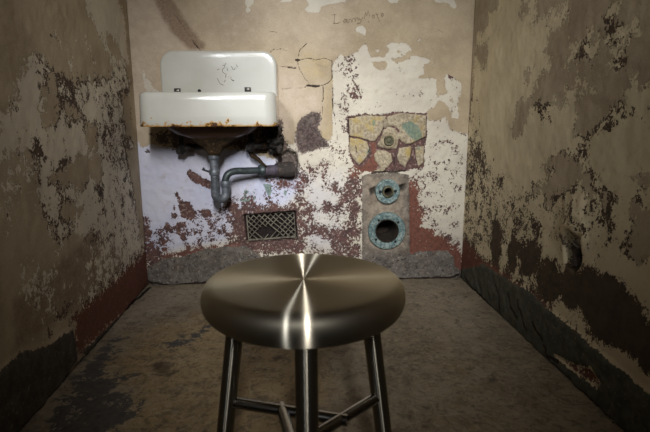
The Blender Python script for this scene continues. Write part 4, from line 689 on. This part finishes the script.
rings = [ring(.010, .742, di=0), ring(.002, .739, di=0), ring(-.001, .745, di=0), ring(.001, .78, di=0), ring(.003, .838, di=0)]
for k in range(1, 9):                            # rolled rim
    a = k*PI/8; rings.append(ring(.003+.013*(1-math.cos(a)), .846+.024*math.sin(a), di=.002*k))
rings += [ring(.032, .81, di=.05), blend(.045, .07, .76, .05), blend(.07, .09, .71, .25), blend(.09, .10, .685, .6), blend(.09, .10, .680, .97)]
loft(bm, rings, close_last=True)
bm_obj('basin', bm, enamel, sink, (-.375, -D, -.738))
bm = bmesh.new()
rings = [ring(.004, .744, di=.0), blend(.012, .0, .741, .0), blend(.055, .012, .741, .06), blend(.085, .02, .728, .12), blend(.10, .03, .700, .28), blend(.10, .04, .672, .60), blend(.09, .04, .652, .9), blend(.07, .04, .640, .97), blend(.07, .04, .632, 1.0)]
rings = [[(x+.003*random.uniform(-1, 1), min(y, D-.003), z+.003*random.uniform(-1, 1)) for x, y, z in r] for r in rings]
loft(bm, rings, close_last=True)
o = bm_obj('bowl_underside', bm, rusty, sink, (-.375, -D, -.738)); o['label'] = 'rough rusted brown underside of the bowl'
bm = bmesh.new()                                 # backsplash with rounded shoulders
def splash(i, y):
    x0, x1, z1, r = .128+i, .634-i, 1.060-i, .062-i*.6; pts = [(x1, .835), (x1, .93)]
    for k in range(10): a = k/9*PI/2; pts.append((x1-r+r*math.cos(a), z1-r+r*math.sin(a)))
    pts += [(x1-r-(x1-x0-2*r)*k/4, z1) for k in range(1, 4)]
    for k in range(10): a = PI/2+k/9*PI/2; pts.append((x0+r+r*math.cos(a), z1-r+r*math.sin(a)))
    return [(x, y, z) for x, z in pts+[(x0, .93), (x0, .835)]]
loft(bm, [splash(0, D-.002), splash(0, D-.022)]+[splash(.012*(1-math.cos(k*PI/12)), D-.022-.014*math.sin(k*PI/12)) for k in range(1, 7)]+[splash(.03, D-.0362)], close_first=True, close_last=True)
bs = bm_obj('backsplash', bm, enamel, sink, (-.375, -D, -.738))
bm = bmesh.new()
for st in SCRIBBLE: tube(bm, [(x, D-.0365, z) for x, z in st], .0010, 5)
bm_obj('scratched_scribble', bm, scratch, bs)
for x, z, s in ((.200, .889, 1), (.505, .894, 1)):
    bm = bmesh.new(); box(bm, (x, D-.040, z), (.028, .010, .022), None, .002); o = bm_obj('tap_hole_plug', bm, plug_m, bs)
    bm = bmesh.new(); box(bm, (x+.002, D-.046, z+.001), (.011, .005, .007), None, .0015); bm_obj('bolt_head', bm, plug_l, sink, (-.375, -D, -.738))
bm = bmesh.new(); lathe(bm, [(0, 0), (.0065, 0), (.0075, .0015), (.0075, -.004), (0, -.004)], 20, Matrix.Translation((.294, D-.0368, .889)) @ YAX); bm_obj('overflow_dark_disc', bm, bolt_dark, bs)  # solid dark disc, its colour gives the shade of an open hole
bm = bmesh.new(); lathe(bm, [(0, .646), (.030, .646), (.034, .640), (.034, .630), (.028, .622), (.026, .618), (0, .618)], 28, Matrix.Translation((.365, 2.13, 0))); bm_obj('drain_nut', bm, rusty, sink, (-.375, -D, -.738))
bm = bmesh.new()                                 # clusters of corroded iron at the hanger on the right
for k in range(26):
    a = random.random(); c = Vector((.600+.050*random.random(), D-.03-.10*random.random(), .735-.105*a))
    r = bmesh.ops.create_icosphere(bm, subdivisions=2, radius=.010+.012*random.random())
    for v in r['verts']: v.co = v.co*(1+random.uniform(-.25, .25))+c
box(bm, (.628, D-.07, .705), (.022, .13, .07), Matrix.Rotation(.12, 3, 'Y'), .004)
o = bm_obj('hanger_bracket', bm, black_iron, sink, (-.375, -D, -.738)); o['label'] = 'black corroded hanger bracket'

# ------------------------------------------------------------------ supply stubs under the basin
def lump(bm, c, r, sq=(1, 1, 1)):
    q = bmesh.ops.create_icosphere(bm, subdivisions=3, radius=r)
    for v in q['verts']: v.co = Vector([a*b for a, b in zip(v.co, sq)])*(1+.12*math.sin(v.co.x*310+v.co.z*270)+random.uniform(-.05, .05))+Vector(c)
def supply(x, z, label, long):
    t = thing('supply_valve', label, 'valve', (x, D, z), 'corroded supply valves under the basin')
    bm = bmesh.new(); tube(bm, [(0, -.085, .115), (0, -.085, .06), (0, -.085, 0)], [.009, .009, .012], 14); bm_obj('riser', bm, black_iron, t)
    bm = bmesh.new(); lump(bm, (0, -.085, 0), .021, (1, 1, 1.1)); lathe(bm, [(0, 0), (.017, 0), (.019, .006), (.017, .014), (0, .014)], 6, Matrix.Translation((-.022, -.085, -.004)) @ Matrix.Rotation(PI/2, 4, 'Y')); bm_obj('valve_body', bm, black_iron, t)
    bm = bmesh.new(); tube(bm, smooth_path([(0, -.085, 0), (.03, -.08, .003), (long*.7, -.05, .006), (long, .012, .006)], 6), [.013]*19, 14); bm_obj('inlet_pipe', bm, black_iron, t)
    bm = bmesh.new(); tube(bm, [(long*.35, -.074, .004), (long*.35+.02, -.067, .005)], .019, 8); bm_obj('union_nut', bm, rusty, t)
supply(.213, .640, 'black corroded supply valve under the left end of the basin', .07)
supply(.515, .648, 'black corroded supply valve with long inlet pipe, right of the drain pipe', .125)

# ------------------------------------------------------------------ drain
tx, ty = .362, 2.130
drain = thing('drain_trap', 'tarnished metal drain pipe with U-shaped trap running from basin to wall', 'pipe', (tx, ty, .397))
loc = (-tx, -ty, -.397)
bm = bmesh.new(); tube(bm, [(tx, ty, .640), (tx, ty, .56), (tx, ty, .455)], .0165, 24); bm_obj('tailpiece', bm, pipe_grey, drain, loc)
def nut(bm, z, r): lathe(bm, [(0, z-.013), (r, z-.013), (r+.002, z-.008), (r+.002, z+.006), (r-.002, z+.013), (0, z+.013)], 12, Matrix.Translation((tx, ty, 0)))
for z, r in ((.612, .0205), (.545, .0205)):
    bm = bmesh.new(); nut(bm, z, r); bm_obj('slip_nut', bm, pipe_grey, drain, loc)
bm = bmesh.new(); tube(bm, [(tx-.018, ty-.01, .548), (tx-.034, ty-.014, .553), (tx-.046, ty-.016, .562)], [.005, .004, .008], 10); bm_obj('nut_lug', bm, pipe_dark, drain, loc)
ux, uy = .404, 2.155
bm = bmesh.new()
pts = [(tx, ty, .50), (tx, ty, .455)]
for k in range(1, 12): a = PI*k/12; f = (1-math.cos(a))/2; pts.append((tx+(ux-tx)*f, ty+(uy-ty)*f, .452-.026*math.sin(a)))
pts += [(ux, uy, .455), (ux, uy, .49)]
tube(bm, pts, [.0185]*len(pts), 24); bm_obj('trap_bend', bm, pipe_grey, drain, loc)
bm = bmesh.new(); lathe(bm, [(0, .478), (.0205, .478), (.0225, .484), (.0225, .496), (.0205, .504), (0, .504)], 12, Matrix.Translation((ux, uy, 0))); bm_obj('slip_nut', bm, pipe_grey, drain, loc)
e1 = Vector((.560, 2.222, .541)); e0 = Vector((ux, uy, .50))
bm = bmesh.new(); tube(bm, smooth_path([(ux, uy, .488), (ux, uy, .508), (ux+.012, uy+.004, .532), (ux+.038, uy+.016, .543), (ux+.08, uy+.035, .543), tuple(e1)], 7), .0155, 24); bm_obj('waste_arm', bm, pipe_dark, drain, loc)
def along(bm, a, b, prof, seg=24):
    d = (b-a).normalized(); M = Matrix.Translation(a) @ d.to_track_quat('Z', 'Y').to_matrix().to_4x4(); lathe(bm, prof, seg, M)
e2 = Vector((.690, 2.283, .539))
bm = bmesh.new(); along(bm, e1-(e2-e1).normalized()*.012, e2, [(0, -.004), (.020, -.004), (.027, .004), (.028, .016), (.022, .022), (0, .022)]); bm_obj('coupling', bm, pipe_dark, drain, loc)
bm = bmesh.new(); along(bm, e1, e2, [(0, .008), (.0225, .008), (.0235, .08), (0, .08)]); bm_obj('sleeve', bm, sleeve_m, drain, loc)
bm = bmesh.new(); along(bm, e1, e2, [(0, .066), (.028, .066), (.0315, .072), (.031, .10), (.034, .104), (.036, .130), (.034, .150), (0, .150)], 28)
for v in bm.verts: v.co += Vector([random.uniform(-.0012, .0012) for _ in range(3)])
o = bm_obj('wall_hub', bm, hub_m, drain, loc); o['label'] = 'crusted brown hub set into the wall'
bm = bmesh.new()                                 # torn rusty strap end over the coupling
for st in ([(.505, .625), (.520, .605), (.545, .590), (.562, .572), (.580, .560)],):
    tube(bm, [(x, 2.245-.01*i, z) for i, (x, z) in enumerate(st)], [.010, .012, .009, .007, .005], 8)
o = bm_obj('strap', bm, rusty, drain, loc); o['label'] = 'ragged rusty strap above the coupling'

# ------------------------------------------------------------------ vent
vent = thing('vent_grille', 'rusted diamond lattice vent grille set low in the back wall under the drain pipe', 'vent', (.59, D, .265))
VX0, VX1, VZ0, VZ1 = -.112, .112, -.060, .060; tilt = Matrix.Rotation(-.055, 4, 'Y')
bm = bmesh.new(); pitch = .0265
def clip_bar(c, s):                              # line z = s*x + c clipped to the opening
    xs = sorted([max(VX0, min((VZ0-c)/s, (VZ1-c)/s)), min(VX1, max((VZ0-c)/s, (VZ1-c)/s))]); return xs
k = -12
for s in (1, -1):
    for k in range(-10, 11):
        c = k*pitch+.004; a, b = clip_bar(c, s)
        if b-a < .008: continue
        pts = [(a+(b-a)*j/6, s*(a+(b-a)*j/6)+c) for j in range(7)]
        if s == -1 and k in (-2, -3, -1): pts = pts[:4]           # bars rusted away
        if s == 1 and k == -1: pts = pts[:2]
        if s == 1 and k in (0, 1): pts = pts[3:]
        if len(pts) < 2: continue
        tube(bm, [(x+random.uniform(-.001, .001), .004*s+random.uniform(-.002, .002), z+random.uniform(-.001, .001)) for x, z in pts], [.0023+random.uniform(-.0005, .0007) for _ in pts], 6)
bmesh.ops.transform(bm, matrix=Matrix.Translation((0, .022, 0)) @ tilt, verts=bm.verts[:])
bm_obj('lattice', bm, grille_m, vent)
bm = bmesh.new()
box(bm, (0, 0, VZ0), (.228, .010, .007), None, .002); box(bm, (VX0, 0, 0), (.006, .010, .122), None, .002); box(bm, (VX1, .006, 0), (.004, .006, .122), None, .0015); box(bm, (0, .012, VZ1), (.228, .004, .004), None, .001)
bmesh.ops.transform(bm, matrix=Matrix.Translation((0, .022, 0)) @ tilt, verts=bm.verts[:])
bm_obj('frame', bm, grille_m, vent)

# ------------------------------------------------------------------ flanges of the missing toilet
def flange(name, label, cat, c, R, r, th, nb, rb, a0):
    t = thing(name, label, cat, (c[0], D, c[1]))
    lab = [(r+.004, -.012), (r+.004, th*.7), (r+.008, th*.95), (r+.010, th), (R*.80, th), (R*.86, th*1.25), (R*.97, th*1.15), (R, th*.8), (R*1.0, -.014)]
    bm = bmesh.new(); lathe(bm, [(a, b+.010) for a, b in lab], 64, YAX)
    for v in bm.verts: v.co += Vector((random.uniform(-.0008, .0008), random.uniform(-.0008, .0008), random.uniform(-.0008, .0008)))
    f = bm_obj('flange_ring', bm, verdigris, t)
    bm = bmesh.new(); lathe(bm, [(r+.0045, th+.012), (r+.003, th+.015), (r-.001, th+.010), (r-.002, -.02), (r-.003, -.06 if r < .03 else -.145), (0, -.06 if r < .03 else -.145)], 48, YAX); bm_obj('bore', bm, bore_m, t)
    for k in range(nb):
        a = math.radians(a0+360*k/nb); q = (.5*(R*.84+r+.006))
        bm = bmesh.new(); lathe(bm, [(0, .012+th), (rb*.8, .012+th), (rb, .011+th), (rb, .004), (0, .004)], 16, Matrix.Translation((q*math.cos(a), 0, q*math.sin(a))) @ YAX); bm_obj('bolt_hole_dark_disc', bm, bolt_dark, f)  # dark solid discs painted as the shade inside bolt holes
    return t
flange('waste_flange', 'large round blue-green waste pipe flange with wide dark opening, lower of the two', 'pipe flange', FL, .090, .052, .014, 4, .0062, 38)
t = flange('supply_flange', 'small round blue-green flange with narrow opening, above the large waste flange', 'pipe flange', FS, .058, .017, .010, 2, .0075, 2)
bm = bmesh.new(); lathe(bm, [(.018, .012), (.018, .032), (.021, .036), (.026, .034), (.028, .026), (.029, .018)], 36, YAX); bm_obj('collar', bm, olive, t)

t = thing('pipe_stub', 'round corroded pipe stub in the cracked yellow cement panel above the two flanges', 'pipe', (ST[0], D, ST[1]))
bm = bmesh.new(); lathe(bm, [(.040, -.006), (.038, .012), (.030, .018), (.022, .017), (.020, .008), (0, .008)], 36, YAX, .02); bm_obj('cement_collar', bm, stone, t)
bm = bmesh.new(); lathe(bm, [(.0235, .004), (.0235, .026), (.021, .030), (.016, .029), (.015, .022), (.010, .022), (.009, .027), (0, .028)], 32, YAX); bm_obj('stub', bm, olive, t)

t = thing('broken_conduit', 'broken grey pipe end in a crumbling hole low on the right wall', 'pipe', (W, 1.348, .375))
XAX = Matrix.Rotation(-PI/2, 4, 'Y')             # lathe axis -> -x
bm = bmesh.new(); tube(bm, smooth_path([(.045, .004, .012), (.026, .002, .012), (.016, 0, .0), (.013, -.002, -.018), (.014, -.003, -.034)], 6), [.016]*19+[.017]*4+[.019, .018], 20)
for v in bm.verts: v.co += Vector([random.uniform(-.0015, .0015) for _ in range(3)])
bm_obj('pipe_elbow', bm, rust_pipe, t)
bm = bmesh.new(); box(bm, (.004, -.002, .028), (.014, .040, .004), Matrix.Rotation(.25, 3, 'X'), .0015); bm_obj('bent_strap', bm, plug_l, t)

# ------------------------------------------------------------------ light
def area(name, loc, target, sx_, sy_, power, col, spread):
    l = bpy.data.lights.new(name, 'AREA'); l.shape = 'RECTANGLE'; l.size = sx_; l.size_y = sy_; l.energy = power; l.color = col; l.spread = math.radians(spread)
    o = bpy.data.objects.new(name, l); COL.objects.link(o); o.location = loc
    o.rotation_euler = (Vector(target)-Vector(loc)).to_track_quat('-Z', 'Z').to_euler(); return o
area('corridor_window_light', (-.36, -1.86, 2.20), (.74, D, .88), .14, 1.0, 19, (.92, .96, 1), 34)
area('corridor_window_light', (.84, -1.86, 2.50), (.76, D, .88), .18, 1.2, 50, (1, .985, .965), 34)
w = bpy.data.worlds.new('dim_corridor'); S.world = w; w.use_nodes = True
bg = w.node_tree.nodes['Background']; bg.inputs[0].default_value = (1, .93, .82, 1); bg.inputs[1].default_value = .026

# ------------------------------------------------------------------ camera
cd = bpy.data.cameras.new('camera'); cam = bpy.data.objects.new('camera', cd); COL.objects.link(cam); S.camera = cam
cd.sensor_width = 36; cd.lens = 492.59*36/650; cd.clip_start = .01
pit, yaw, roll = .19301, .062463, -.003556
fw = Vector((math.sin(yaw)*math.cos(pit), math.cos(yaw)*math.cos(pit), -math.sin(pit))); rt = Vector((math.cos(yaw), -math.sin(yaw), 0)); up = rt.cross(fw)
r2 = rt*math.cos(roll)+up*math.sin(roll); u2 = -rt*math.sin(roll)+up*math.cos(roll)
M = Matrix((r2, u2, -fw)).transposed().to_4x4(); M.translation = (.702778, 0, .76327); cam.matrix_world = M
cd.dof.use_dof = True; cd.dof.focus_distance = 1.9; cd.dof.aperture_fstop = 6.3
S.view_settings.view_transform = 'Standard'; S.view_settings.look = 'None'; S.view_settings.gamma = 1; S.view_settings.use_curve_mapping = False
S.view_settings.exposure = -2.45
